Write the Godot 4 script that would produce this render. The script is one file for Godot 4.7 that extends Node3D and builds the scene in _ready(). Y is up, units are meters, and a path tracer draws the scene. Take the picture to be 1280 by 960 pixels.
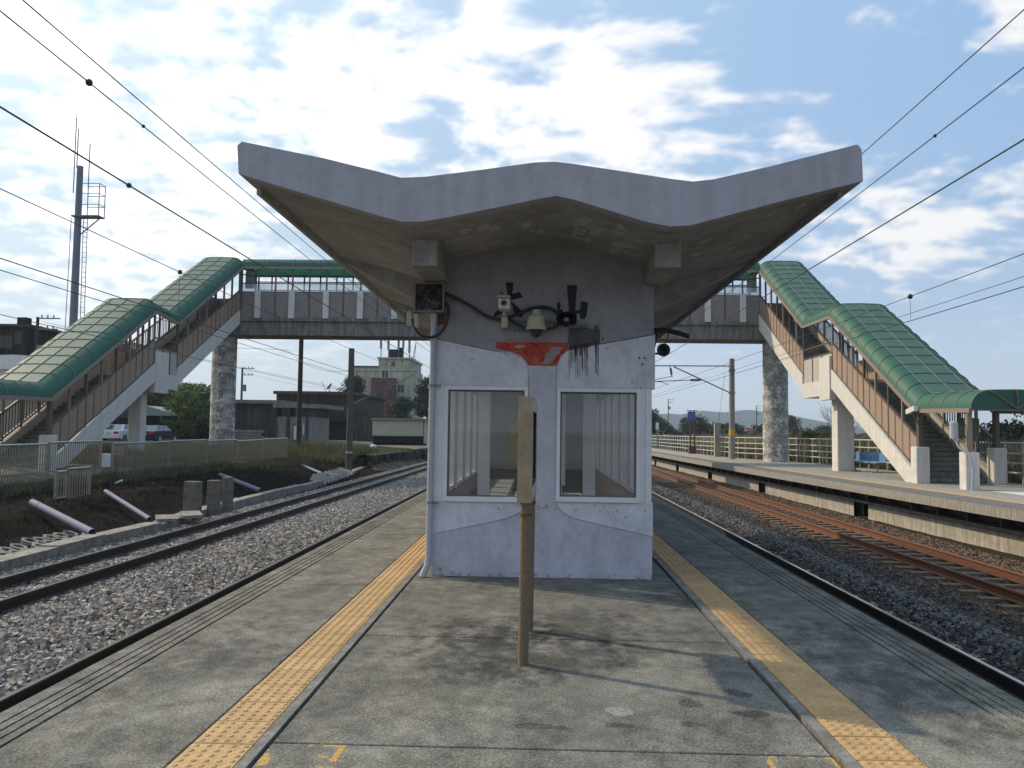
extends Node3D
# Island platform of a small railway station: waiting shelter with butterfly roof, tracks on both sides, covered footbridge behind.

const F := 1035.0
var rng := RandomNumberGenerator.new()
var used := {}
var mats := {}
var tex := {}
var cam: Camera3D

# ------------------------------------------------------------------ mesh builder
class B:
	var v := PackedVector3Array()
	var n := PackedVector3Array()
	var uv := PackedVector2Array()
	var c := PackedColorArray()
	func t3(a: Vector3, b: Vector3, d: Vector3, na: Vector3, nb: Vector3, nd: Vector3) -> void:
		var o := (b - a).cross(d - a)
		if o.dot(na + nb + nd) < 0.0:
			v.append_array([a, b, d]); n.append_array([na, nb, nd])
		else:
			v.append_array([a, d, b]); n.append_array([na, nd, nb])
	func tri(a: Vector3, b: Vector3, d: Vector3, out: Vector3) -> void:
		var o := (b - a).cross(d - a)
		if o.length_squared() < 1e-16: return
		o = o.normalized()
		if o.dot(out) < 0.0: o = -o
		t3(a, b, d, o, o, o)
	func quad(a: Vector3, b: Vector3, d: Vector3, e: Vector3, out: Vector3) -> void:
		tri(a, b, d, out); tri(a, d, e, out)
	func hexa(p: Array) -> void: # 8 corners: 0-3 one face, 4-7 the other in the same order
		var m := Vector3.ZERO
		for q in p: m += q
		m /= 8.0
		for f in [[0, 1, 2, 3], [4, 5, 6, 7], [0, 1, 5, 4], [1, 2, 6, 5], [2, 3, 7, 6], [3, 0, 4, 7]]:
			var cc: Vector3 = (p[f[0]] + p[f[1]] + p[f[2]] + p[f[3]]) / 4.0
			quad(p[f[0]], p[f[1]], p[f[2]], p[f[3]], cc - m)
	func box(lo: Vector3, hi: Vector3) -> void:
		hexa([Vector3(lo.x, lo.y, lo.z), Vector3(hi.x, lo.y, lo.z), Vector3(hi.x, hi.y, lo.z), Vector3(lo.x, hi.y, lo.z),
			Vector3(lo.x, lo.y, hi.z), Vector3(hi.x, lo.y, hi.z), Vector3(hi.x, hi.y, hi.z), Vector3(lo.x, hi.y, hi.z)])
	func cbox(m: Vector3, s: Vector3, bas := Basis.IDENTITY) -> void:
		var p := []
		for k in [[-1, -1, -1], [1, -1, -1], [1, 1, -1], [-1, 1, -1], [-1, -1, 1], [1, -1, 1], [1, 1, 1], [-1, 1, 1]]:
			p.append(m + bas * Vector3(k[0] * s.x / 2.0, k[1] * s.y / 2.0, k[2] * s.z / 2.0))
		hexa(p)
	func bev(lo: Vector3, hi: Vector3, e: float) -> void: # box whose upright and top edges are chamfered
		var rings := []
		for r in [[lo.y, 0.0], [hi.y - e, 0.0], [hi.y, e]]:
			var i: float = r[1]
			var ring := []
			for q in [Vector2(lo.x + e + i, lo.z + i), Vector2(hi.x - e - i, lo.z + i), Vector2(hi.x - i, lo.z + e + i), Vector2(hi.x - i, hi.z - e - i), Vector2(hi.x - e - i, hi.z - i), Vector2(lo.x + e + i, hi.z - i), Vector2(lo.x + i, hi.z - e - i), Vector2(lo.x + i, lo.z + e + i)]:
				ring.append(Vector3(q.x, r[0], q.y))
			rings.append(ring)
		var m := (lo + hi) / 2.0
		for k in 2:
			for j in 8:
				var a: Vector3 = rings[k][j]
				var b: Vector3 = rings[k][(j + 1) % 8]
				var d: Vector3 = rings[k + 1][(j + 1) % 8]
				var f: Vector3 = rings[k + 1][j]
				quad(a, b, d, f, (a + d) / 2.0 - m)
		for j in range(1, 7):
			tri(rings[2][0], rings[2][j], rings[2][j + 1], Vector3.UP)
			tri(rings[0][0], rings[0][j], rings[0][j + 1], Vector3.DOWN)
	func at3(p: Vector2, d: float, axis: int) -> Vector3:
		return Vector3(d, p.y, p.x) if axis == 0 else (Vector3(p.x, d, p.y) if axis == 1 else Vector3(p.x, p.y, d))
	func prism(poly: PackedVector2Array, d0: float, d1: float, axis: int) -> void:
		var idx := Geometry2D.triangulate_polygon(poly)
		var ax := Vector3.ZERO
		ax[axis] = 1.0
		var lo := minf(d0, d1)
		var hi := maxf(d0, d1)
		for i in range(0, idx.size(), 3):
			tri(at3(poly[idx[i]], hi, axis), at3(poly[idx[i + 1]], hi, axis), at3(poly[idx[i + 2]], hi, axis), ax)
			tri(at3(poly[idx[i]], lo, axis), at3(poly[idx[i + 1]], lo, axis), at3(poly[idx[i + 2]], lo, axis), -ax)
		var s := -1.0 if Geometry2D.is_polygon_clockwise(poly) else 1.0
		for i in poly.size():
			var p := poly[i]
			var q := poly[(i + 1) % poly.size()]
			var o := Vector2(q.y - p.y, p.x - q.x) * s
			quad(at3(p, lo, axis), at3(q, lo, axis), at3(q, hi, axis), at3(p, hi, axis), at3(o, 0.0, axis))
	func tube(path: Array, r0: float, r1: float, k := 8, caps := true) -> void:
		var rings := []
		var norms := []
		var cnt := path.size()
		var side := Vector3.ZERO
		for i in cnt:
			var d: Vector3 = (path[mini(i + 1, cnt - 1)] - path[maxi(i - 1, 0)]).normalized()
			if side == Vector3.ZERO:
				side = d.cross(Vector3.UP)
				if side.length() < 0.1: side = d.cross(Vector3.RIGHT)
			side = (side - d * side.dot(d)).normalized()
			var up := side.cross(d)
			var r := lerpf(r0, r1, float(i) / maxf(1.0, cnt - 1))
			var ring := []
			var nn := []
			for j in k:
				var a := TAU * j / k
				var o := side * cos(a) + up * sin(a)
				ring.append(path[i] + o * r); nn.append(o)
			rings.append(ring); norms.append(nn)
		for i in cnt - 1:
			for j in k:
				var l := (j + 1) % k
				t3(rings[i][j], rings[i][l], rings[i + 1][l], norms[i][j], norms[i][l], norms[i + 1][l])
				t3(rings[i][j], rings[i + 1][l], rings[i + 1][j], norms[i][j], norms[i + 1][l], norms[i + 1][j])
		if caps:
			for e in [[0, path[0] - path[1]], [cnt - 1, path[cnt - 1] - path[cnt - 2]]]:
				for j in range(1, k - 1): tri(rings[e[0]][0], rings[e[0]][j], rings[e[0]][j + 1], e[1])
	func rod(a: Vector3, b: Vector3, r: float, k := 6) -> void:
		tube([a, b], r, r, k)
	func bar(a: Vector3, b: Vector3, w: float, h: float) -> void: # rectangular bar from a to b
		var d := (b - a).normalized()
		var s := d.cross(Vector3.UP)
		if s.length() < 0.05: s = d.cross(Vector3.BACK)
		s = s.normalized()
		var u := s.cross(d).normalized()
		var p := []
		for q in [a, b]:
			for k in [[-1, -1], [1, -1], [1, 1], [-1, 1]]: p.append(q + s * (k[0] * w / 2.0) + u * (k[1] * h / 2.0))
		hexa(p)
	func lathe(m: Vector3, prof: Array, k := 12, bas := Basis.IDENTITY) -> void: # prof: [radius, height]
		for i in prof.size() - 1:
			var a: Vector2 = prof[i]
			var b: Vector2 = prof[i + 1]
			var e := (b - a)
			var nr := Vector2(e.y, -e.x).normalized()
			for j in k:
				var p0 := TAU * j / k
				var p1 := TAU * (j + 1) / k
				var f := func(q: Vector2, t: float) -> Vector3: return m + bas * Vector3(q.x * cos(t), q.y, q.x * sin(t))
				var g := func(t: float) -> Vector3: return bas * Vector3(nr.x * cos(t), nr.y, nr.x * sin(t))
				if a.x > 1e-5 or b.x > 1e-5:
					if b.x > 1e-5: t3(f.call(a, p0), f.call(b, p0), f.call(b, p1), g.call(p0), g.call(p0), g.call(p1))
					if a.x > 1e-5: t3(f.call(a, p0), f.call(b, p1), f.call(a, p1), g.call(p0), g.call(p1), g.call(p1))
	func ball(m: Vector3, r: Vector3, k := 10) -> void:
		for i in k / 2:
			for j in k:
				var f := func(a: int, b: int) -> Vector3:
					var th := PI * a / (k / 2)
					var ph := TAU * b / k
					return Vector3(sin(th) * cos(ph), cos(th), sin(th) * sin(ph))
				var p: Vector3 = f.call(i, j)
				var q: Vector3 = f.call(i + 1, j)
				var s: Vector3 = f.call(i + 1, j + 1)
				var u: Vector3 = f.call(i, j + 1)
				if i < k / 2 - 1: t3(m + p * r, m + q * r, m + s * r, p, q, s)
				if i > 0: t3(m + p * r, m + s * r, m + u * r, p, s, u)
	func ring(m: Vector3, bas: Basis, R: float, r: float, k := 20, l := 6) -> void:
		var path := []
		for i in k + 1:
			var a := TAU * i / k
			path.append(m + bas * Vector3(cos(a) * R, sin(a) * R, 0))
		tube(path, r, r, l, false)
	func mesh() -> ArrayMesh:
		var a := []
		a.resize(Mesh.ARRAY_MAX)
		a[Mesh.ARRAY_VERTEX] = v
		a[Mesh.ARRAY_NORMAL] = n
		if uv.size() == v.size(): a[Mesh.ARRAY_TEX_UV] = uv
		if c.size() == v.size(): a[Mesh.ARRAY_COLOR] = c
		var m := ArrayMesh.new()
		m.add_surface_from_arrays(Mesh.PRIMITIVE_TRIANGLES, a)
		return m

# ------------------------------------------------------------------ nodes
func named(parent: Node, called: String) -> String:
	var key := str(parent.get_instance_id()) + called
	var k: int = used.get(key, 0)
	used[key] = k + 1
	return called if k == 0 else "%s_%03d" % [called, k]

func tag(o: Node, label: String, category: String, group := "") -> void:
	o.set_meta("label", label)
	o.set_meta("category", category)
	if group != "": o.set_meta("group", group)

func thing(called: String, label: String, category: String, group := "", at := Vector3.ZERO, turn := 0.0) -> Node3D:
	var o := Node3D.new()
	o.name = named(self, called)
	add_child(o, true)
	o.position = at
	o.rotation.y = turn
	tag(o, label, category, group)
	return o

func part(called: String, b, m: Material, parent: Node = self, at := Vector3.ZERO, bas := Basis.IDENTITY) -> MeshInstance3D:
	var o := MeshInstance3D.new()
	o.mesh = b.mesh() if b is B else b
	o.material_override = m
	o.name = named(parent, called)
	parent.add_child(o, true)
	o.transform = Transform3D(bas, at)
	return o

func solo(called: String, b, m: Material, label: String, category: String, group := "") -> MeshInstance3D:
	var o := part(called, b, m)
	tag(o, label, category, group)
	return o

func structure(called: String, b, m: Material) -> MeshInstance3D:
	var o := part(called, b, m)
	o.set_meta("kind", "structure")
	return o

func setting(called: String) -> Node3D:
	var o := Node3D.new()
	o.name = named(self, called)
	add_child(o, true)
	o.set_meta("kind", "structure")
	return o

func copies(called: String, m: Mesh, material: Material, xf: Array, cols: Array, parent: Node = self) -> MultiMeshInstance3D:
	var mm := MultiMesh.new()
	mm.transform_format = MultiMesh.TRANSFORM_3D
	mm.use_colors = cols.size() > 0
	mm.mesh = m
	mm.instance_count = xf.size()
	for i in xf.size():
		mm.set_instance_transform(i, xf[i])
		if cols.size() > 0: mm.set_instance_color(i, cols[i])
	var o := MultiMeshInstance3D.new()
	o.multimesh = mm
	o.material_override = material
	o.name = named(parent, called)
	parent.add_child(o, true)
	return o

func bx(lo: Vector3, hi: Vector3) -> B:
	var b := B.new()
	b.box(lo, hi)
	return b

func V(x: float, y: float, z: float) -> Vector3:
	return Vector3(x, y, z)

# ------------------------------------------------------------------ textures and materials
func noise_bytes(w: int, h: int, sd: int, freq: float, oct := 4, kind := FastNoiseLite.TYPE_SIMPLEX_SMOOTH) -> PackedByteArray:
	var f := FastNoiseLite.new()
	f.seed = sd
	f.noise_type = kind
	f.frequency = freq
	f.fractal_type = FastNoiseLite.FRACTAL_FBM
	f.fractal_octaves = oct
	var im := f.get_seamless_image(w, h)
	im.convert(Image.FORMAT_L8)
	return im.get_data()

func streak_bytes(n: int, sd: int) -> PackedByteArray: # runs of dirt: stretched along the height
	var f := FastNoiseLite.new()
	f.seed = sd
	f.frequency = 0.035
	f.fractal_octaves = 4
	var im := f.get_seamless_image(n, n / 8)
	im.convert(Image.FORMAT_L8)
	im.resize(n, n, Image.INTERPOLATE_CUBIC)
	return im.get_data()

# layers: [bytes, weight, contrast]; dark and light are sRGB colours
func blended(n: int, layers: Array, dark: Color, light: Color, mips := true) -> ImageTexture:
	var out := PackedByteArray()
	out.resize(n * n * 3)
	var lut := PackedByteArray()
	lut.resize(256 * 3)
	for i in 256:
		var q := dark.lerp(light, i / 255.0)
		lut[i * 3] = int(q.r * 255); lut[i * 3 + 1] = int(q.g * 255); lut[i * 3 + 2] = int(q.b * 255)
	var acc := PackedFloat32Array()
	acc.resize(n * n)
	acc.fill(127.0)
	for l in layers:
		var by: PackedByteArray = l[0]
		var w: float = l[1]
		for i in n * n: acc[i] += (by[i] - 127.0) * w
	for i in n * n:
		var k := clampi(int(acc[i]), 0, 255) * 3
		out[i * 3] = lut[k]; out[i * 3 + 1] = lut[k + 1]; out[i * 3 + 2] = lut[k + 2]
	var im := Image.create_from_data(n, n, false, Image.FORMAT_RGB8, out)
	return ImageTexture.create_from_image(im)

func make_textures() -> void:
	var n := 512
	var fine := noise_bytes(n, n, 3, 0.12, 3)
	var mid := noise_bytes(n, n, 5, 0.03, 5)
	var big := noise_bytes(n, n, 9, 0.008, 5)
	var streak := streak_bytes(n, 21)
	tex.mottle = blended(n, [[fine, 0.4], [mid, 0.5], [big, 0.6]], Color(0.74, 0.74, 0.73), Color(1, 1, 1))
	tex.concrete = blended(n, [[fine, 0.45], [mid, 0.6], [big, 0.7]], Color(0.62, 0.61, 0.59), Color(1, 1, 1))
	tex.paint = blended(n, [[fine, 0.12], [mid, 0.3], [big, 0.6]], Color(0.90, 0.90, 0.90), Color(1, 1, 1))
	tex.streak = blended(n, [[fine, 0.2], [mid, 0.35], [streak, 0.75]], Color(0.64, 0.63, 0.61), Color(1, 1, 1))
	tex.runs = blended(n, [[mid, 0.3], [streak, 0.5]], Color(0.84, 0.83, 0.83), Color(1, 1, 1))
	tex.mould = blended(n, [[fine, 1.1], [mid, 1.3], [big, 1.6], [streak, 0.5]], Color(0.56, 0.55, 0.54), Color(1, 1, 1))
	tex.rust = blended(n, [[fine, 0.4], [mid, 0.7]], Color(0.70, 0.64, 0.60), Color(1, 1, 1))
	tex.soil = blended(n, [[fine, 1.0], [mid, 0.9], [big, 0.7]], Color(0.5, 0.48, 0.44), Color(1, 1, 1))
	tex.cells = blended(n, [[noise_bytes(n, n, 13, 0.11, 2, FastNoiseLite.TYPE_CELLULAR), 1.2], [mid, 0.6]], Color(0.5, 0.48, 0.45), Color(1, 1, 1))
	tex.peel = blended(n, [[fine, 0.4], [mid, 0.6], [big, 0.7]], Color(0.76, 0.755, 0.74), Color(1, 1, 1))
	var fl := FastNoiseLite.new()
	fl.seed = 4
	fl.frequency = 0.09
	fl.fractal_octaves = 4
	var im := fl.get_seamless_image(n, n)
	im.convert(Image.FORMAT_RGBA8)
	im.bump_map_to_normal_map(3.0)
	tex.bump = ImageTexture.create_from_image(im)

# base colour is linear
func mat(key: String, r: float, g: float, b: float, rough := 0.8, t := "", scale := 0.5, bump := 0.0, metal := 0.0) -> StandardMaterial3D:
	if mats.has(key): return mats[key]
	var m := StandardMaterial3D.new()
	m.albedo_color = Color(r, g, b).linear_to_srgb()
	m.roughness = rough
	m.metallic = metal
	if t != "":
		m.albedo_texture = tex[t]
	if bump > 0.0:
		m.normal_enabled = true
		m.normal_texture = tex.bump
		m.normal_scale = bump
	if t != "" or bump > 0.0:
		m.uv1_triplanar = true
		m.uv1_world_triplanar = true
		m.uv1_scale = Vector3.ONE * scale
	m.cull_mode = BaseMaterial3D.CULL_DISABLED
	mats[key] = m
	return m

func vcol(key: String, rough: float, back := 0.0) -> StandardMaterial3D: # takes its colour from each copy
	if mats.has(key): return mats[key]
	var m := StandardMaterial3D.new()
	m.vertex_color_use_as_albedo = true
	m.roughness = rough
	m.cull_mode = BaseMaterial3D.CULL_DISABLED
	if back > 0.0:
		m.backlight_enabled = true
		m.backlight = Color(back, back, back)
	mats[key] = m
	return m

func glass(key: String, tint: Color, alpha: float) -> StandardMaterial3D:
	if mats.has(key): return mats[key]
	var m := StandardMaterial3D.new()
	m.transparency = BaseMaterial3D.TRANSPARENCY_ALPHA
	m.albedo_color = Color(tint.r, tint.g, tint.b, alpha)
	m.roughness = 0.03
	m.cull_mode = BaseMaterial3D.CULL_DISABLED
	mats[key] = m
	return m

func make_materials() -> void:
	mat("wall", 0.50, 0.49, 0.53, 0.75, "paint", 0.35, 0.12)
	mat("infill", 0.60, 0.605, 0.64, 0.7, "paint", 0.5, 0.12)
	mat("fascia", 0.44, 0.43, 0.465, 0.8, "runs", 0.3, 0.15)
	mat("soffit", 0.44, 0.435, 0.41, 0.9, "peel", 0.35, 0.25)
	mat("frame", 0.78, 0.77, 0.76, 0.45, "paint", 0.8)
	mat("pink", 0.42, 0.29, 0.28, 0.6, "mottle", 0.8)
	mat("inside", 0.72, 0.72, 0.72, 0.8, "paint", 0.4)
	mat("concrete", 0.36, 0.345, 0.315, 0.9, "concrete", 0.4, 0.3)
	mat("pale", 0.52, 0.48, 0.42, 0.88, "runs", 0.3, 0.2)
	mat("beam", 0.30, 0.29, 0.265, 0.9, "streak", 0.16, 0.2)
	mat("pier", 0.70, 0.68, 0.63, 0.9, "mould", 0.3, 0.25)
	mat("whitepier", 0.72, 0.70, 0.64, 0.85, "runs", 0.25, 0.12)
	mat("panel", 0.35, 0.25, 0.18, 0.7, "paint", 0.5)
	mat("mullion", 0.10, 0.075, 0.06, 0.5)
	mat("rib", 0.12, 0.14, 0.11, 0.55)
	mat("steel", 0.28, 0.28, 0.27, 0.5, "mottle", 0.8)
	mat("tactile", 0.59, 0.38, 0.17, 0.75, "mottle", 1.3, 0.1)
	mat("rail", 0.022, 0.018, 0.016, 0.6, "rust", 2.0)
	mat("railhead", 0.13, 0.115, 0.105, 0.4, "mottle", 1.0, 0.0, 0.6)
	mat("rustrail", 0.20, 0.085, 0.038, 0.85, "rust", 1.5, 0.2)
	mat("sleeper", 0.40, 0.36, 0.30, 0.92, "concrete", 0.9, 0.3)
	mat("ballast", 0.25, 0.235, 0.22, 0.95, "cells", 1.0, 0.8)
	mat("ballast_dark", 0.085, 0.075, 0.065, 0.95, "cells", 1.0, 0.8)
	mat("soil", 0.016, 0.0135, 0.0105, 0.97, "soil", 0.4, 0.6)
	mat("earth", 0.20, 0.18, 0.14, 0.97, "soil", 0.1, 0.6)
	mat("yard", 0.30, 0.285, 0.25, 0.95, "soil", 0.12, 0.5)
	mat("field", 0.10, 0.10, 0.05, 0.95, "soil", 0.04, 0.6)
	mat("black", 0.018, 0.018, 0.02, 0.6)
	mat("rubber", 0.02, 0.02, 0.022, 0.55)
	mat("tan", 0.40, 0.30, 0.17, 0.6, "mottle", 1.2, 0.05)
	mat("rustypost", 0.24, 0.18, 0.11, 0.75, "rust", 2.2, 0.1)
	mat("maroon", 0.10, 0.04, 0.03, 0.5, "mottle", 1.0)
	mat("white", 0.72, 0.72, 0.72, 0.5, "paint", 0.7)
	mat("grey", 0.42, 0.43, 0.46, 0.45, "paint", 0.6)
	mat("fence", 0.36, 0.31, 0.21, 0.45, "mottle", 0.6)
	mat("galv", 0.55, 0.56, 0.58, 0.35, "mottle", 0.6, 0.0, 0.6)
	mat("whitefence", 0.62, 0.61, 0.56, 0.5, "mottle", 0.4)
	mat("lilac", 0.20, 0.20, 0.285, 0.75, "paint", 0.6)
	mat("cream", 0.60, 0.58, 0.50, 0.75, "paint", 0.3)
	mat("wire", 0.02, 0.02, 0.022, 0.6)
	mat("mast", 0.16, 0.165, 0.20, 0.6)
	mat("woodpole", 0.07, 0.055, 0.042, 0.9, "streak", 0.6)
	mat("concpole", 0.42, 0.40, 0.35, 0.85, "streak", 0.4)
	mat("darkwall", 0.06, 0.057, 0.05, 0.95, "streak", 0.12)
	mat("dimwall", 0.115, 0.11, 0.098, 0.95, "streak", 0.12)
	mat("glassdark", 0.02, 0.022, 0.025, 0.2)
	mat("tower", 0.62, 0.60, 0.44, 0.85, "streak", 0.07)
	mat("brickred", 0.21, 0.105, 0.105, 0.9, "streak", 0.07)
	mat("redtrim", 0.20, 0.06, 0.045, 0.85, "streak", 0.2)
	mat("corrugated", 0.52, 0.52, 0.38, 0.6, "runs", 0.3)
	mat("bark", 0.07, 0.055, 0.04, 0.95, "streak", 1.0)
	mat("bare", 0.13, 0.105, 0.085, 0.95)
	mat("red", 0.40, 0.06, 0.03, 0.75, "peel", 0.9, 0.1)
	mat("greypatch", 0.13, 0.13, 0.125, 0.9, "mottle", 1.5)
	mat("stroke", 0.035, 0.032, 0.03, 0.85, "mottle", 4.0)
	mat("beige", 0.40, 0.38, 0.27, 0.5)
	mat("seatblue", 0.13, 0.27, 0.45, 0.4)
	mat("blue", 0.09, 0.10, 0.33, 0.5)
	mat("yellow", 0.62, 0.36, 0.02, 0.6)
	mat("navy", 0.014, 0.018, 0.035, 0.2)
	mat("carwhite", 0.72, 0.73, 0.74, 0.2)
	mat("tail", 0.35, 0.01, 0.01, 0.25)
	mat("tyre", 0.015, 0.015, 0.015, 0.9)
	mat("hub", 0.45, 0.45, 0.46, 0.35, "", 1.0, 0.0, 0.7)
	mat("hill", 0.06, 0.085, 0.06, 1.0, "soil", 0.002)
	glass("pane", Color(0.5, 0.55, 0.55), 0.07)
	glass("clear", Color(0.6, 0.65, 0.68), 0.05)
	var g := mat("green", 0.02, 0.165, 0.10, 0.6, "paint", 0.4)
	g.backlight_enabled = true
	g.backlight = Color(0.75, 0.95, 0.92)
	g.metallic_specular = 0.8
	var gt := mat("green_top", 0.075, 0.185, 0.125, 0.55, "mottle", 0.5)
	gt.backlight_enabled = true
	gt.backlight = Color(0.6, 0.75, 0.7)
	gt.metallic_specular = 1.0
	vcol("stone", 0.95)
	vcol("leaf", 0.75, 0.35)
	vcol("blade", 0.85, 0.2)
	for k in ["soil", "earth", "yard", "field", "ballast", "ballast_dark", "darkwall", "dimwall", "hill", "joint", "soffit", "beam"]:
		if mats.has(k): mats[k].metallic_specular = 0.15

func platform_texture() -> ImageTexture:
	# trowelled cement, 5.6 m across by 14 m along; stains, trodden patches and worn yellow paint where the photograph shows them
	var w := 1024
	var h := 2048
	var fine := noise_bytes(w, h, 31, 0.3, 3)
	var mid := noise_bytes(w, h, 32, 0.02, 5)
	var big := noise_bytes(w, h, 33, 0.006, 4)
	var scr := noise_bytes(w, h, 34, 0.05, 4)
	var out := PackedByteArray()
	out.resize(w * h * 3)
	# x, z, half width, half length, change
	var spots := [[-0.12, -5.8, 0.75, 0.7, -24.0], [0.3, -6.7, 0.5, 0.7, -22.0], [-0.02, -5.5, 0.35, 0.3, -10.0], [-0.35, -6.3, 0.5, 0.5, -16.0], [1.45, -7.6, 0.5, 0.5, -14.0], [0.75, -5.0, 0.6, 0.35, 12.0], [0.3, -7.3, 0.4, 0.3, 12.0], [-1.9, -4.6, 0.3, 0.4, 12.0], [2.2, -5.6, 0.3, 1.3, -16.0], [-2.1, -5.2, 0.35, 1.2, -10.0], [2.0, -4.2, 0.25, 0.5, 14.0]]
	var marks := [[0.04, -4.335, 0.115, 0.05, -24.0], [0.455, -4.6, 0.075, 0.075, 30.0], [0.413, -4.386, 0.075, 0.035, -24.0], [0.88, -4.735, 0.075, 0.075, -26.0], [0.8, -4.42, 0.095, 0.045, -22.0], [1.236, -4.97, 0.1, 0.08, -32.0], [1.171, -4.61, 0.105, 0.045, -28.0]]
	for y in h:
		var z := -15.0 + 14.0 * y / h
		for x in w:
			var i := y * w + x
			var q := -2.8 + 5.6 * x / w
			var b := 99.0 + (mid[i] - 127.0) * 0.15 + (big[i] - 127.0) * 0.14 + (fine[i] - 127.0) * 0.34 + (scr[i] - 127.0) * 0.12
			for s in spots:
				var a: float = (q - s[0]) / s[2]
				if a > 1.6 or a < -1.6: continue
				var d: float = (z - s[1]) / s[3]
				var r := a * a + d * d + (scr[i] - 127.0) * 0.004 + (mid[i] - 127.0) * 0.007
				if r < 1.3: b += s[4] * clampf((1.3 - r) * 0.9, 0.0, 1.0)
			for s in marks:
				var a: float = (q - s[0]) / s[2]
				if a > 1.3 or a < -1.3: continue
				var d: float = (z - s[1]) / s[3]
				var r := a * a + d * d + (mid[i] - 127.0) * 0.012
				if r < 1.0: b += s[4] * 1.15 * minf(1.0, (1.0 - r) * 6.0)
			var cr := b * 1.01
			var cg := b
			var cb := b * 0.925
			if z > -4.03 and z < -3.2 and ((q > -1.25 and q < -0.9) or (q > 1.07 and q < 1.4)):
				var e := minf(minf(z + 4.03 + 0.0, absf(q + 0.9)), minf(absf(q - 1.07), minf(absf(q + 1.25), absf(q - 1.4))))
				if (e < 0.025 and mid[i] > 118 and scr[i] > 110) or (q < 0.0 and mid[i] > 165 and scr[i] > 135):
					cr = 178.0 + (fine[i] - 127) * 0.4; cg = 140.0 + (fine[i] - 127) * 0.4; cb = 68.0
			out[i * 3] = clampi(int(cr), 0, 255)
			out[i * 3 + 1] = clampi(int(cg), 0, 255)
			out[i * 3 + 2] = clampi(int(cb), 0, 255)
	return ImageTexture.create_from_image(Image.create_from_data(w, h, false, Image.FORMAT_RGB8, out))

func ray(px: float, py: float) -> Vector3:
	return (cam.basis * Vector3(px - 640.0, 480.0 - py, -F)).normalized()

func sky_texture(sun: Vector3) -> ImageTexture:
	var w := 2560
	var h := 1280
	var f1 := FastNoiseLite.new()
	f1.seed = 77; f1.frequency = 0.85; f1.fractal_octaves = 4
	var f2 := FastNoiseLite.new()
	f2.seed = 12; f2.frequency = 4.6; f2.fractal_octaves = 5; f2.fractal_gain = 0.62
	# banks of cloud and clear gaps: direction, spread, weight
	var banks := []
	for q in [[560, 40, 0.10, 0.4], [770, 110, 0.10, 0.45], [480, 180, 0.10, 0.35], [330, 60, 0.2, 0.3], [120, 120, 0.25, 0.2], [880, 190, 0.10, 0.5], [640, 190, 0.06, 0.25], [1010, 190, 0.06, 0.45], [1180, 290, 0.08, 0.7], [1080, 250, 0.06, 0.5], [1250, 5, 0.07, 0.6], [1120, 330, 0.04, 0.4], [1010, 300, 0.03, 0.25], [200, 300, 0.15, 0.25],
		[545, 165, 0.05, -0.6], [470, 120, 0.03, -0.3], [1000, 80, 0.13, -0.6], [830, 15, 0.05, -0.35], [1180, 160, 0.06, -0.4], [560, 20, 0.03, -0.25], [1130, 400, 0.12, -0.3], [30, 270, 0.07, -0.25], [690, 30, 0.03, -0.3]]:
		banks.append([ray(q[0], q[1]), 1.0 / (q[2] * q[2]), q[3]])
	var data := PackedFloat32Array()
	data.resize(w * h * 3)
	for y in h:
		var th := PI * (y + 0.5) / h
		var dy := cos(th)
		var k := y * w * 3
		if dy <= 0.0:
			for x in w:
				data[k] = 0.30; data[k + 1] = 0.29; data[k + 2] = 0.27
				k += 3
			continue
		var s := sin(th)
		var haze := pow(1.0 - dy, 6.0)
		var inv := 1.0 / (dy + 0.16)
		for x in w:
			var ph := TAU * (x + 0.5) / w
			var d := Vector3(s * sin(ph), dy, -s * cos(ph))
			var cs := d.dot(sun)
			var glow := exp((cs - 1.0) * 7.0)
			var wide := exp((cs - 1.0) * 2.2)
			var r := lerpf(0.24, 0.62, haze) + wide * 0.46 + glow * 0.5
			var g := lerpf(0.435, 0.70, haze) + wide * 0.43 + glow * 0.5
			var b := lerpf(0.76, 0.77, haze) + wide * 0.22 + glow * 0.45
			var u := d.x * inv
			var v := d.z * inv
			var n := f1.get_noise_2d(u, v) * 0.55 + wide * 0.42 - (0.16 if d.z < 0.0 else 0.16 - 0.2 * minf(1.0, d.z * 2.0))  # extra cloud added behind the camera, out of view, to whiten the ambient light
			if d.z < 0.2:
				for q in banks:
					var t: float = (1.0 - d.dot(q[0])) * 2.0 * q[1]
					if t < 5.0: n += exp(-t) * q[2]
			n += f2.get_noise_2d(u + n * 0.12, v * 1.25) * 1.0
			var c := smoothstep(-0.05, 0.75, n) * smoothstep(0.0, 0.22, dy)
			var l := 0.90 + wide * 0.42 + glow * 0.9
			data[k] = lerpf(r, l * 1.0, c)
			data[k + 1] = lerpf(g, l * 1.005, c)
			data[k + 2] = lerpf(b, l * 1.02, c)
			k += 3
	return ImageTexture.create_from_image(Image.create_from_data(w, h, false, Image.FORMAT_RGBF, data.to_byte_array()))

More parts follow.
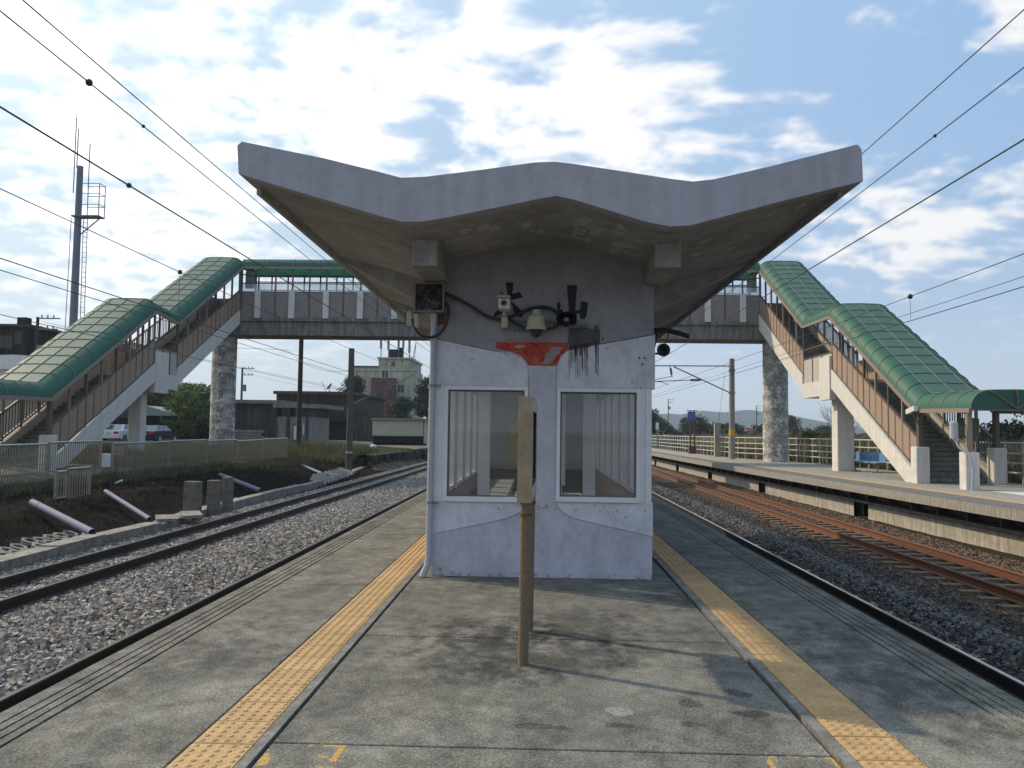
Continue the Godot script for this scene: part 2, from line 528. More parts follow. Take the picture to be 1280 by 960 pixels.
func _ready() -> void:
	rng.seed = 20
	# camera
	cam = Camera3D.new()
	cam.name = "camera"
	var d := Vector3(672.0 - 640.0, -(541.0 - 480.0), -F).normalized()
	var roll := deg_to_rad(0.75)
	var u := Vector3(sin(roll), cos(roll), 0)
	u.z = -(u.x * d.x + u.y * d.y) / d.z
	u = u.normalized()
	cam.basis = Basis(u.cross(-d), u, -d).transposed()
	cam.position = Vector3(0, 1.5, 0)
	cam.fov = rad_to_deg(2.0 * atan(480.0 / F))
	cam.far = 6000.0
	cam.near = 0.05
	add_child(cam)
	cam.current = true
	# sun, sky, exposure
	var to_sun := Vector3(-0.70, 0.60, -0.363).normalized()
	var sun := DirectionalLight3D.new()
	sun.name = "sun"
	sun.light_energy = 1.15
	sun.light_color = Color(1.0, 0.92, 0.80)
	sun.light_angular_distance = 1.2
	sun.shadow_enabled = true
	add_child(sun)
	sun.look_at_from_position(Vector3.ZERO, -to_sun, Vector3.UP)
	var we := WorldEnvironment.new()
	we.name = "environment"
	var env := Environment.new()
	env.background_mode = Environment.BG_SKY
	var sm := PanoramaSkyMaterial.new()
	sm.panorama = sky_texture(to_sun)
	var sk := Sky.new()
	sk.sky_material = sm
	env.sky = sk
	env.tonemap_mode = Environment.TONE_MAPPER_LINEAR
	env.tonemap_exposure = 1.0
	env.sdfgi_enabled = true
	env.ssao_enabled = true
	env.ssil_enabled = true
	env.fog_enabled = true
	env.fog_density = 0.00035
	env.fog_light_color = Color(0.82, 0.88, 0.95)
	we.environment = env
	add_child(we)
	make_textures()
	make_materials()
	build_ground()
	build_platform()
	build_side_platform()
	build_tracks()
	build_shelter()
	build_footbridge()
	build_left_side()
	build_town()
	build_right_side()
	build_wires()
	build_plants()
	print("built")

# ------------------------------------------------------------------ ground
func interp(tab: Array, x: float) -> float: # tab: [x, y] with x falling
	if x >= tab[0][0]: return tab[0][1]
	for i in tab.size() - 1:
		if x >= tab[i + 1][0]:
			return lerpf(tab[i + 1][1], tab[i][1], (x - tab[i + 1][0]) / (tab[i][0] - tab[i + 1][0]))
	return tab[-1][1]

const LEFT_NEAR := [[-9.5, -1.22], [-10.0, -1.16], [-11.2, -0.92], [-12.3, -0.52], [-14.4, -0.40], [-15.3, -0.30], [-17.5, -0.06], [-21.0, 0.1], [-32.0, 0.3], [-80.0, 0.5]]
const LEFT_FAR := [[-10.3, -1.2], [-11.2, -1.12], [-11.35, -0.22], [-15.3, 0.0], [-21.0, 0.3], [-32.0, 0.45], [-80.0, 0.6]]
var bump_noise := FastNoiseLite.new()

func gy(x: float, z: float) -> float:
	if x > 9.5: return -1.25 if x < 12.0 else -0.75
	if x > -9.5: return -1.25
	var t := smoothstep(-53.0, -57.0, z) if x < -10.2 else 0.0
	var y := lerpf(interp(LEFT_NEAR, x), interp(LEFT_FAR, x), smoothstep(53.0, 57.0, -z))
	y += bump_noise.get_noise_2d(x * 2.2, z * 2.2) * (0.10 if x < -10.2 and x > -15.0 and z > -56.0 else 0.02)
	return y

func sheet(xs: Array, zs: Array, h: Callable) -> B:
	var b := B.new()
	for i in xs.size() - 1:
		for j in zs.size() - 1:
			var p := [V(xs[i], h.call(xs[i], zs[j]), zs[j]), V(xs[i + 1], h.call(xs[i + 1], zs[j]), zs[j]), V(xs[i + 1], h.call(xs[i + 1], zs[j + 1]), zs[j + 1]), V(xs[i], h.call(xs[i], zs[j + 1]), zs[j + 1])]
			b.quad(p[0], p[1], p[2], p[3], Vector3.UP)
	return b

func span(a: float, b: float, step: float) -> Array:
	var o := []
	var n := maxi(1, int(round(absf(b - a) / step)))
	for i in n + 1: o.append(lerpf(a, b, float(i) / n))
	return o

func ballast_y(x: float, z: float) -> float:
	var y := -1.11 + bump_noise.get_noise_2d(x * 4.0, z * 4.0) * 0.03
	if x < 0.0: y += 0.05 * exp(-pow((x + 6.0) / 0.8, 2.0)) - 0.05 * smoothstep(-4.5, -3.9, x)
	else:
		y += (0.13 + 0.05 * bump_noise.get_noise_2d(3.0, z * 0.6)) * exp(-pow((x - 5.75) / 0.32, 2.0))
	return y

func build_ground() -> void:
	bump_noise.seed = 8
	bump_noise.frequency = 0.35
	bump_noise.fractal_octaves = 3
	var xs := [-3000.0, -900.0, -300.0, -120.0, -80.0, -60.0, -45.0, -36.0, -32.0, -28.0, -24.0, -21.0, -19.0, -17.5, -16.4, -15.3, -14.9, -11.35, -11.3, -9.5, 0.0, 9.5, 11.9, 12.1, 16.0, 30.0, 80.0, 300.0, 900.0, 3000.0]
	var zs := [60.0, 20.0, 5.0, -5.0] + span(-10.0, -60.0, 5.0) + [-70.0, -80.0, -100.0, -150.0, -300.0, -800.0, -2000.0, -4500.0]
	structure("ground", sheet(xs, zs, func(x: float, z: float) -> float: return gy(x, z) - (0.25 if x > -15.0 and x < -9.0 else 0.0)), mats.earth)
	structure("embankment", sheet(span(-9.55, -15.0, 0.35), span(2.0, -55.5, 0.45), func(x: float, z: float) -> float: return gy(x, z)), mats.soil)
	structure("yard", sheet([-15.31, -17.5, -21.0, -26.0, -32.0, -46.0], [-14.0, -20.0, -30.0, -40.0, -50.0, -53.0, -55.0, -57.0, -60.0, -70.0, -90.0, -110.0], func(x: float, z: float) -> float: return gy(x, z) + 0.02), mats.yard)
	structure("yard", sheet([-11.36, -13.0, -15.29], [-57.2, -70.0, -90.0, -110.0], func(x: float, z: float) -> float: return gy(x, z) + 0.03), mats.yard)
	structure("field", sheet([16.5, 30.0, 80.0, 300.0, 1500.0], [40.0, 0.0, -60.0, -200.0, -800.0, -1800.0], func(_x: float, _z: float) -> float: return -0.72), mats.field)
	var zz := span(4.0, -44.0, 0.5) + [-46.0, -50.0, -60.0, -80.0, -120.0, -200.0, -400.0]
	structure("ballast_bed", sheet(span(-9.75, -2.7, 0.47), zz, ballast_y), mats.ballast)
	structure("ballast_bed", sheet(span(2.7, 10.9, 0.43), zz, ballast_y), mats.ballast_dark)
	# loose stones
	var stones := []
	for k in 3:
		var b := B.new()
		var p := []
		for q in [[-1, -1, -1], [1, -1, -1], [1, 1, -1], [-1, 1, -1], [-1, -1, 1], [1, -1, 1], [1, 1, 1], [-1, 1, 1]]:
			p.append(V(q[0] * rng.randf_range(0.3, 0.62), q[1] * rng.randf_range(0.25, 0.5), q[2] * rng.randf_range(0.3, 0.62)))
		b.hexa(p)
		stones.append(b.mesh())
	for side in 2:
		for k in 3:
			var xf := []
			var col := []
			var z := -3.5
			while z > -60.0:
				var area := 6.4 if side == 0 else 7.3
				var per := clampf(5200.0 / (z * z), 0.0, 1.0) * 420.0 / 3.0
				if z < -30.0: per *= 0.6
				for i in int(per * area * 0.25):
					var x := rng.randf_range(-9.5, -2.9) if side == 0 else rng.randf_range(2.9, 10.2)
					var zq := z - rng.randf() * 0.25
					var ax := absf(x)
					var rails := [3.62, 4.69, 7.37, 8.44] if side == 0 else [3.73, 4.8, 7.6, 8.67]
					var near := false
					for r in rails:
						if absf(ax - r) < 0.075: near = true
					if near: continue
					var s := rng.randf_range(0.035, 0.075) * (1.0 if side == 0 else 0.8)
					var y := ballast_y(x, zq) + s * 0.2 + rng.randf() * 0.018
					if side == 1 and x > 7.0 and x < 9.3:
						y -= 0.03
						s *= 0.8
					var bs := Basis.from_euler(V(rng.randf() * TAU, rng.randf() * TAU, rng.randf() * TAU)).scaled(Vector3.ONE * s)
					xf.append(Transform3D(bs, V(x, y, zq)))
					var g := rng.randf_range(0.10, 0.42)
					var warm := rng.randf()
					var c := Color(g, g * 0.95, g * 0.88)
					if warm > 0.7: c = Color(g * 1.0, g * 0.82, g * 0.66)
					if side == 1:
						var ridge := exp(-pow((x - 5.75) / 0.38, 2.0))
						if x > 6.6 + rng.randf() * 0.5:
							c = Color(g * 0.5, g * 0.34, g * 0.23)
						elif rng.randf() < ridge:
							c = Color(g * 0.48, g * 0.48, g * 0.47)
						else:
							c = Color(g * 0.25, g * 0.22, g * 0.19)
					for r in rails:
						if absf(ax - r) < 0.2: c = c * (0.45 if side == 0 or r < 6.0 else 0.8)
					col.append(c)
				z -= 0.25
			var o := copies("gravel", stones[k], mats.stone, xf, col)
			o.set_meta("kind", "stuff")
			o.set_meta("label", ["loose grey and tan ballast stones along the left tracks", "loose dark and rusty ballast stones along the right tracks"][side])
			o.set_meta("category", "gravel")

func planar(b: B) -> B:
	b.uv.resize(b.v.size())
	for i in b.v.size(): b.uv[i] = Vector2((b.v[i].x + 2.8) / 5.6, (b.v[i].z + 15.0) / 14.0)
	return b

func build_platform() -> void:
	var p := setting("island_platform")
	var m := StandardMaterial3D.new()
	m.albedo_texture = platform_texture()
	m.roughness = 0.92
	m.normal_enabled = false
	mats["cement"] = m
	var core := B.new()
	core.box(V(-2.55, -1.3, -95), V(2.55, -0.05, 6))
	part("base", core, mat("joint", 0.025, 0.024, 0.022, 0.95), p)
	# middle slabs with open joints
	var joints := [6.0, 2.2, 0.1, -1.95, -4.03, -6.14, -8.45]
	for i in joints.size() - 1:
		var b := B.new()
		b.bev(V(-1.255, -0.06, joints[i + 1] + 0.008), V(1.40, 0.0, joints[i] - 0.008), 0.004)
		part("paving_slab", planar(b), m, p)
	part("paving_slab", planar(bx(V(-1.255, -0.06, -95), V(1.40, -0.002, -8.464))), m, p)
	# narrow cement kerbs on both sides of the yellow strips, then the walking strips and the grooved edge
	for s in [-1.0, 1.0]:
		var a := -1.632 if s < 0 else 1.497
		var e := a + 0.304
		part("border_strip", planar(bx(V(minf(e if s < 0 else 1.43, 1.43 if s > 0 else e), -0.06, -95), V(-1.275 if s < 0 else a - 0.006, 0.004, 6))), mat("border", 0.27, 0.265, 0.25, 0.9, "concrete", 1.2, 0.3), p)
		var z := 6.0
		while z > -95.0:
			var l := 4.7
			var b := B.new()
			var lo := -2.49 if s < 0 else e + 0.006
			var hi := a - 0.006 if s < 0 else 2.49
			b.bev(V(lo, -0.06, z - l + 0.005), V(hi, 0.0, z - 0.005), 0.005)
			part("paving_slab", planar(b), m, p)
			z -= l
		for k in 4:
			var x0: float = [2.506, 2.573, 2.640, 2.707][k]
			var x1: float = [2.556, 2.623, 2.690, 2.80][k]
			part("edge_strip", planar(bx(V(minf(s * x0, s * x1), -0.22 if k == 3 else -0.06, -95), V(maxf(s * x0, s * x1), 0.0 - 0.001 * k, 6))), m, p)
	# studded tiles
	var variants := []
	var tile := B.new()
	tile.bev(V(-0.1475, -0.03, -0.148), V(0.1475, 0.003, 0.148), 0.004)
	for i in 5:
		for j in 5:
			tile.lathe(V(-0.118 + 0.059 * i, 0.003, -0.118 + 0.059 * j), [Vector2(0.02, 0.0), Vector2(0.014, 0.005), Vector2(0.0, 0.0068)], 8)
	var tm := tile.mesh()
	for k in 3:
		var q := mat("tactile_%d" % k, 0.59 + 0.025 * (k - 1), 0.38 + 0.02 * (k - 1), 0.17 + 0.01 * (k - 1), 0.75, "mottle", 1.1 + 0.3 * k, 0.1)
		variants.append(q)
	for s in 2:
		var x := -1.48 if s == 0 else 1.649
		var z := -1.4
		for i in 150:
			part("tactile_tile", tm, variants[rng.randi() % 3], p, V(x, rng.randf_range(-0.001, 0.001), z), Basis(Vector3.UP, PI * 0.5 * (rng.randi() % 4)))
			z -= 0.305
		var far := part("tactile_tile", bx(V(x - 0.15, -0.03, -95), V(x + 0.15, 0.004, z + 0.15)), mats.tactile, p)
		far.set_meta("kind", "stuff")

const EDGE := [[10.45, 8.0], [10.35, -14.0], [10.0, -26.0], [9.62, -38.0], [9.4, -55.0], [9.3, -75.0], [9.3, -130.0]]
const BACK := [[16.6, 8.0], [16.3, -20.0], [16.0, -30.0], [15.7, -42.0], [15.4, -47.0], [15.0, -50.0], [13.2, -54.5], [12.7, -62.0], [12.6, -75.0], [12.6, -130.0]]

func along(tab: Array, z: float) -> float:
	for i in tab.size() - 1:
		if z >= tab[i + 1][1]:
			return lerpf(tab[i][0], tab[i + 1][0], clampf((tab[i][1] - z) / (tab[i][1] - tab[i + 1][1]), 0, 1))
	return tab[-1][0]

func ribbon(f0: Callable, f1: Callable, y0: float, y1: float, za: float, zb: float, step: float) -> B: # slab between two x(z) lines
	var b := B.new()
	var zs := span(za, zb, step)
	for i in zs.size() - 1:
		var z0: float = zs[i]
		var z1: float = zs[i + 1]
		b.quad(V(f0.call(z0), y1, z0), V(f1.call(z0), y1, z0), V(f1.call(z1), y1, z1), V(f0.call(z1), y1, z1), Vector3.UP)
		b.quad(V(f0.call(z0), y0, z0), V(f1.call(z0), y0, z0), V(f1.call(z1), y0, z1), V(f0.call(z1), y0, z1), Vector3.DOWN)
		b.quad(V(f0.call(z0), y0, z0), V(f0.call(z1), y0, z1), V(f0.call(z1), y1, z1), V(f0.call(z0), y1, z0), Vector3.LEFT)
		b.quad(V(f1.call(z0), y0, z0), V(f1.call(z1), y0, z1), V(f1.call(z1), y1, z1), V(f1.call(z0), y1, z0), Vector3.RIGHT)
	return b

func off(tab: Array, d: float) -> Callable:
	return func(z: float) -> float: return along(tab, z) + d

func build_side_platform() -> void:
	var p := setting("side_platform")
	part("slab", ribbon(off(EDGE, 0.0), off(BACK, 0.25), -0.24, 0.0, 6.0, -125.0, 3.0), mat("slabedge", 0.42, 0.40, 0.36, 0.9, "streak", 0.7, 0.3), p)
	part("walkway", ribbon(off(EDGE, 0.02), off(EDGE, 1.0), 0.001, 0.006, 6.0, -125.0, 3.0), mat("asphalt", 0.17, 0.165, 0.16, 0.9, "mottle", 0.5), p)
	part("tactile_strip", ribbon(off(EDGE, 1.05), off(EDGE, 1.35), 0.001, 0.012, 6.0, -125.0, 3.0), mats.tactile, p)
	# low wall under the overhang: separate lengths of cast concrete with open pockets between
	var z := 4.0
	while z > -120.0:
		var l := 9.6
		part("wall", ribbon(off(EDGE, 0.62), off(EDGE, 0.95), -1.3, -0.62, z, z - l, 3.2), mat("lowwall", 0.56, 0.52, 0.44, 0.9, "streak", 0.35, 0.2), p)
		z -= l + 1.1
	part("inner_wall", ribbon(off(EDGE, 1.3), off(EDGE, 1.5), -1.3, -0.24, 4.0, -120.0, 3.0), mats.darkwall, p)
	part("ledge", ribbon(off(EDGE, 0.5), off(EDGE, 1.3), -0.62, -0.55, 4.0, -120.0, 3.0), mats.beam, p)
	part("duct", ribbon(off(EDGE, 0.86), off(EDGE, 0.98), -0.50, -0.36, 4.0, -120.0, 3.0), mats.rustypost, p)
	z = 2.0
	while z > -75.0:
		var x := along(EDGE, z)
		part("bracket", bx(V(x + 0.60, -0.55, z - 0.05), V(x + 0.85, -0.24, z + 0.05)), mats.mullion, p)
		z -= 1.45
	# white railing at the back edge
	var f := thing("platform_railing", "white pipe railing with four rails along the back of the far platform", "railing")
	var zs := []
	z = -2.0
	while z > -118.0:
		zs.append(z)
		z -= 1.0 if z > -60.0 else 1.25
	var post := B.new()
	post.rod(V(0, 0, 0), V(0, 1.36, 0), 0.032, 8)
	var pm := post.mesh()
	for q in zs: part("post", pm, mats.whitefence, f, V(along(BACK, q), 0, q))
	for h in [0.36, 0.68, 1.0, 1.36]:
		var b := B.new()
		var path := []
		for q in zs: path.append(V(along(BACK, q), h, q))
		b.tube(path, 0.034, 0.034, 8)
		part("rail", b, mats.whitefence, f)

func rail_poly(x: float) -> PackedVector2Array:
	var o := PackedVector2Array()
	var half := [[0.066, -1.075], [0.066, -1.06], [0.012, -1.04], [0.012, -0.948], [0.033, -0.938], [0.035, -0.908], [0.026, -0.90]]
	for q in half: o.append(Vector2(x + q[0], q[1]))
	half.reverse()
	for q in half: o.append(Vector2(x - q[0], q[1]))
	return o

func build_tracks() -> void:
	var sl := B.new()
	sl.prism(PackedVector2Array([Vector2(-0.13, -1.23), Vector2(-0.10, -1.077), Vector2(0.10, -1.077), Vector2(0.13, -1.2)]), -1.0, 1.0, 0)
	var slm := sl.mesh()
	var clip := B.new()
	clip.bev(V(-0.11, -1.085, -0.05), V(0.11, -1.045, 0.05), 0.01)
	var cm := clip.mesh()
	var rows := [[-3.62, -4.69, "rail", "dark railed track directly beside the left edge of the island platform"], [-7.37, -8.44, "rail", "second dark railed track, by the drain kerb and embankment"], [3.73, 4.80, "rail", "track with a bright worn railhead directly beside the right platform edge"], [7.60, 8.67, "rustrail", "orange rusty railed track below the far side platform"]]
	for r in rows:
		var t := thing("railway_track", r[3], "railway track", "parallel railway tracks")
		var rusty: bool = r[2] == "rustrail"
		for k in 2:
			var b := B.new()
			b.prism(rail_poly(r[k]), 6.0, -380.0, 2)
			var rl := part("rail", b, mats[r[2]], t)
			if not rusty:
				var hd := B.new()
				hd.box(V(r[k] - 0.026, -0.901, -380), V(r[k] + 0.026, -0.898, 6))
				part("running_surface", hd, mat("railbright", 0.55, 0.56, 0.58, 0.2, "mottle", 1.0, 0.0, 1.0) if r[0] > 0.0 else mats.railhead, rl)
		var mid: float = (r[0] + r[1]) / 2.0
		var z := -2.0
		var cnt := 0
		while cnt < 140:
			part("sleeper", slm, mats.sleeper if not rusty else mat("woodsleeper", 0.20, 0.15, 0.10, 0.95, "concrete", 0.8, 0.3), t, V(mid, 0.006 if not rusty else 0.015, z))
			if z > -42.0:
				for k in 2: part("rail_clip", cm, mats[r[2]], t, V(r[k], 0, z))
			z -= 0.62
			cnt += 1

# ------------------------------------------------------------------ waiting shelter
func P(a: Array) -> PackedVector2Array:
	var o := PackedVector2Array()
	for q in a: o.append(Vector2(q[0], q[1]))
	return o

func slab(poly: Array, z0: float, z1: float) -> B:
	var b := B.new()
	b.prism(P(poly), z0, z1, 2)
	return b

func wx(px: float) -> float: return -0.323 + (px - 636.0) * 0.00847
func wy(py: float) -> float: return 3.072 - (py - 355.0) * 0.00851

func front_uv(b: B) -> B:
	b.uv.resize(b.v.size())
	for i in b.v.size(): b.uv[i] = Vector2((b.v[i].x + 1.4) / 2.8, (3.7 - b.v[i].y) / 3.7)
	return b

func wall_texture() -> ImageTexture: # painted plaster of the front, 2.8 m by 3.7 m: flaking and dirt where the photograph shows them
	var n := 1024
	var fine := noise_bytes(n, n, 51, 0.15, 3)
	var mid := noise_bytes(n, n, 52, 0.03, 5)
	var big := noise_bytes(n, n, 53, 0.007, 4)
	var out := PackedByteArray()
	out.resize(n * n * 3)
	# x0, x1, y0, y1, threshold: flaked zones
	var zones := [[-1.1, 1.25, 0.0, 0.05, 138], [-0.45, 0.0, 0.66, 0.78, 168], [-0.1, 0.25, 0.70, 0.80, 140], [0.3, 0.95, 0.62, 0.78, 166], [1.0, 1.22, 0.4, 0.8, 178], [-1.02, -0.93, 0.02, 0.10, 120], [0.5, 1.2, 1.97, 2.1, 172], [-1.0, -0.5, 2.15, 2.32, 182], [-0.46, -0.2, 2.15, 2.36, 172], [0.6, 0.75, 2.35, 2.6, 170], [-0.5, 0.3, 2.47, 2.49, 130], [0.9, 1.25, 2.4, 2.56, 178]]
	for y in n:
		var wy2 := 3.7 - 3.7 * y / n
		for x in n:
			var i := y * n + x
			var wx2 := -1.4 + 2.8 * x / n
			var v := 244.0 + (mid[i] - 127.0) * 0.10 + (big[i] - 127.0) * 0.14 + (fine[i] - 127.0) * 0.06
			var r := v
			var g := v
			var b := v
			for z in zones:
				if wx2 > z[0] and wx2 < z[1] and wy2 > z[2] and wy2 < z[3]:
					var e := minf(minf(wx2 - z[0], z[1] - wx2), minf(wy2 - z[2] + 0.05, z[3] - wy2)) * 400.0
					var k: float = mid[i] * 0.75 + fine[i] * 0.25 + minf(e, 14.0) - 14.0
					if k > z[4]:
						var d := minf(1.0, (k - z[4]) / 12.0)
						r = lerpf(v, 208.0, d); g = lerpf(v, 192.0, d); b = lerpf(v, 176.0, d)
					break
			out[i * 3] = clampi(int(r), 0, 255); out[i * 3 + 1] = clampi(int(g), 0, 255); out[i * 3 + 2] = clampi(int(b), 0, 255)
	return ImageTexture.create_from_image(Image.create_from_data(n, n, false, Image.FORMAT_RGB8, out))

func build_shelter() -> void:
	var wt := wall_texture()
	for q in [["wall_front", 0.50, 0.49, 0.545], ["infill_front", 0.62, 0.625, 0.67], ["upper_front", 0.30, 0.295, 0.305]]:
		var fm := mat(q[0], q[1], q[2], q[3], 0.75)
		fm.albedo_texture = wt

	var s := thing("waiting_shelter", "pale lilac concrete waiting room with butterfly roof standing on the island platform", "shelter")
	var zb := -21.0
	# roof
	var prof := [[-2.64, 4.035], [-1.9, 3.885], [-1.45, 3.775], [-1.22, 3.715], [-1.0, 3.725], [-0.5, 3.79], [-0.05, 3.855], [0.12, 3.862], [0.27, 3.845], [0.8, 3.765], [1.15, 3.71], [1.32, 3.69], [1.5, 3.71], [2.0, 3.83], [2.73, 4.02], [2.765, 3.98], [2.775, 3.70], [2.0, 3.50], [1.55, 3.375], [1.3, 3.305], [1.12, 3.295], [0.9, 3.34], [0.3, 3.525], [0.14, 3.56], [0.0, 3.535], [-0.8, 3.365], [-1.05, 3.325], [-1.2, 3.325], [-1.4, 3.375], [-2.0, 3.55], [-2.66, 3.745], [-2.68, 4.0]]
	part("fascia", slab(prof, -7.1, -7.24), mats.fascia, s)
	var inner := []
	for q in prof: inner.append([0.06 + (q[0] - 0.06) * 0.995, q[1] - (0.03 if q[1] > 3.69 + 0.12 * absf(q[0]) else -0.012)])
	var roof := part("roof", slab(prof, -7.2405, zb - 3.0), mats.soffit, s)
	var pr := RandomNumberGenerator.new()
	pr.seed = 91
	for i in 34:
		var cx := pr.randf_range(-0.75, 0.95)
		var cz := pr.randf_range(-7.45, -8.5)
		if i > 25:
			cx = pr.randf_range(1.4, 2.4)
			cz = pr.randf_range(-7.5, -9.5)
		if absf(cx - 0.14) < 0.14: cx += 0.3
		var under := func(x: float) -> float:
			return interp([[2.775, 3.70], [2.0, 3.50], [1.55, 3.375], [1.3, 3.305], [1.12, 3.295], [0.9, 3.34], [0.3, 3.525], [0.14, 3.56], [0.0, 3.535], [-0.8, 3.365], [-1.05, 3.325]], x)
		var fb := B.new()
		var ring := []
		for a in 9:
			var rr := pr.randf_range(0.35, 1.0)
			var x := cx + cos(TAU * a / 9.0) * 0.085 * rr
			var z := cz + sin(TAU * a / 9.0) * 0.16 * rr
			ring.append(V(x, under.call(x) - 0.004, z))
		for a in 9: fb.tri(V(cx, under.call(cx) - 0.004, cz), ring[a], ring[(a + 1) % 9], Vector3.DOWN)
		part("paint_flake", fb, mat("flake", 0.60, 0.58, 0.53, 0.9, "mottle", 2.0), roof)
	for k in [-1.0, 1.0]:
		var lip := B.new()
		lip.box(V(0.055 + k * 2.60 - 0.02, 3.62, zb - 2.9), V(0.055 + k * 2.60 + 0.02, 3.685, -7.3))
		part("drip_edge", lip, mats.soffit, roof)
	for k in [-1.0, 1.0]:
		var b := B.new()
		var x0 = 0.06 + k * 1.03
		var x1 = 0.06 + k * 1.27
		b.bev(V(minf(x0, x1), 3.07, zb), V(maxf(x0, x1), 3.42, -7.75), 0.015)
		part("beam", b, mats.soffit, s)
		for z in [-10.3, -13.8, -17.3, -20.8]:
			var poly := []
			for q in [[2.62, 3.72], [2.6, 3.64], [2.4, 3.53], [1.5, 3.06], [1.15, 2.93], [1.15, 3.45]]: poly.append([0.06 + k * (q[0] - 0.06), q[1]])
			part("bracket_beam", slab(poly, z, z - 0.32), mats.soffit, s)
	# front wall: upper wall, flared column, lighter infill panels
	var zf := -8.70
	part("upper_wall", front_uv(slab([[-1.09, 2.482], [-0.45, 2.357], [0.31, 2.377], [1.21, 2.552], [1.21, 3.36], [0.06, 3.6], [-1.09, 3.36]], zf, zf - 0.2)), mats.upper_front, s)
	part("column", front_uv(slab([[-1.09, 0.0], [1.20, 0.0], [1.20, 0.44], [0.75, 0.535], [0.40, 0.61], [0.28, 0.66], [0.215, 0.74], [0.192, 0.86], [0.192, 2.14], [0.205, 2.23], [0.24, 2.31], [0.31, 2.373], [-0.45, 2.353], [-0.28, 2.33], [-0.17, 2.28], [-0.115, 2.2], [-0.10, 2.1], [-0.10, 0.84], [-0.125, 0.73], [-0.19, 0.655], [-0.32, 0.60], [-0.6, 0.535], [-1.09, 0.43]], zf - 0.002, zf - 0.2)), mats.wall_front, s)
	part("infill_panel", front_uv(slab([[-1.085, 1.985], [-0.103, 1.985], [-0.103, 2.1], [-0.118, 2.2], [-0.172, 2.278], [-0.28, 2.327], [-0.45, 2.35], [-1.085, 2.475]], zf + 0.006, zf - 0.19)), mats.infill_front, s)
	part("infill_panel", front_uv(slab([[0.195, 1.975], [1.222, 1.975], [1.222, 2.545], [0.312, 2.37], [0.243, 2.308], [0.208, 2.228], [0.195, 2.14]], zf + 0.006, zf - 0.19)), mats.infill_front, s)
	part("infill_panel", front_uv(slab([[-1.085, 0.434], [-0.6, 0.539], [-0.32, 0.604], [-0.192, 0.659], [-0.128, 0.733], [-0.104, 0.772], [-1.085, 0.772]], zf + 0.006, zf - 0.19)), mats.infill_front, s)
	part("infill_panel", front_uv(slab([[1.205, 0.443], [0.75, 0.539], [0.4, 0.614], [0.282, 0.664], [0.217, 0.743], [0.21, 0.785], [1.205, 0.785]], zf + 0.006, zf - 0.19)), mats.infill_front, s)
	# peeled red paint at the head of the column
	var redm := mat("redpeel", 1, 1, 1, 0.8)
	redm.albedo_texture = blended(512, [[noise_bytes(512, 512, 5, 0.03, 5), 1.0], [noise_bytes(512, 512, 44, 0.012, 5), 1.2], [noise_bytes(512, 512, 3, 0.12, 3), 0.4]], Color(0.58, 0.16, 0.09), Color(0.74, 0.36, 0.28))
	redm.uv1_triplanar = true
	redm.uv1_world_triplanar = true
	redm.uv1_scale = Vector3(0.9, 0.9, 0.9)
	redm.uv1_offset = Vector3(0.13, 0.3, 0)
	part("red_paint", slab([[-0.45, 2.455], [0.31, 2.455], [0.31, 2.375], [0.235, 2.315], [0.20, 2.23], [0.19, 2.205], [-0.105, 2.205], [-0.13, 2.25], [-0.185, 2.31], [-0.3, 2.355], [-0.45, 2.385]], zf + 0.0015, zf - 0.05), redm, s)
	part("bare_patch", slab([[0.0, 2.235], [0.06, 2.25], [0.075, 2.33], [0.12, 2.36], [0.13, 2.40], [0.2, 2.415], [0.245, 2.40], [0.22, 2.34], [0.17, 2.30], [0.14, 2.245], [0.10, 2.22]], zf + 0.0025, zf - 0.04), mat("bareplaster", 0.42, 0.36, 0.33, 0.9, "peel", 1.5), s)
	part("bare_patch", slab([[-0.27, 2.40], [-0.2, 2.385], [-0.15, 2.40], [-0.14, 2.42], [-0.22, 2.425]], zf + 0.0025, zf - 0.04), mats.bareplaster, s)
	# repaired grey patch with brushed drips below it
	part("grey_patch", slab([[0.32, 2.60], [0.45, 2.615], [0.55, 2.60], [0.645, 2.585], [0.645, 2.46], [0.55, 2.425], [0.42, 2.40], [0.325, 2.375], [0.31, 2.46]], zf + 0.0035, zf - 0.05), mats.greypatch, s)
	var dr := B.new()
	for i in 46:
		var x := rng.randf_range(0.305, 0.65)
		var y := 2.39 + (x - 0.3) * 0.2
		var l := rng.randf_range(0.04, 0.19) if rng.randf() < 0.75 else rng.randf_range(0.2, 0.36)
		dr.box(V(x, y - l, zf + 0.004), V(x + rng.randf_range(0.002, 0.006), y + 0.02, zf + 0.0085))
	part("paint_drips", dr, mat("drip", 0.13, 0.055, 0.045, 0.85, "mottle", 6.0), s)
	var br := B.new()
	for i in 40:
		var x := rng.randf_range(0.31, 0.645)
		br.box(V(x, 2.57, zf + 0.0005), V(x + 0.0035, 2.60 + rng.randf() * 0.07, zf + 0.0042))
	part("paint_drips", br, mats.greypatch, s)
	# remains of the two characters of the station name
	var st := [
		[[632, 353], [642, 353.5], [640, 371], [635, 371]], [[622, 372], [637, 369], [650, 364.5], [653.5, 372], [636, 376], [624, 377]], [[625, 365.5], [626.5, 365], [631, 370], [629, 371]],
		[[617.5, 395], [619, 391.5], [633, 379], [637, 377], [634, 386], [626, 393], [620, 396.5]], [[639, 377], [644, 381], [655, 391], [652, 397], [643, 391]],
		[[708.7, 356], [721.3, 356], [719.3, 388.5], [711.5, 388.5]], [[696, 378], [699.5, 377.5], [701, 380], [700.5, 386], [704, 386.5], [704, 395], [698, 395]], [[700, 395.5], [704, 389.5], [726, 387], [726, 391.5], [715, 392]], [[726, 376], [735.2, 377.5], [733.5, 394], [731, 398], [726, 398.2], [725.2, 394]]]
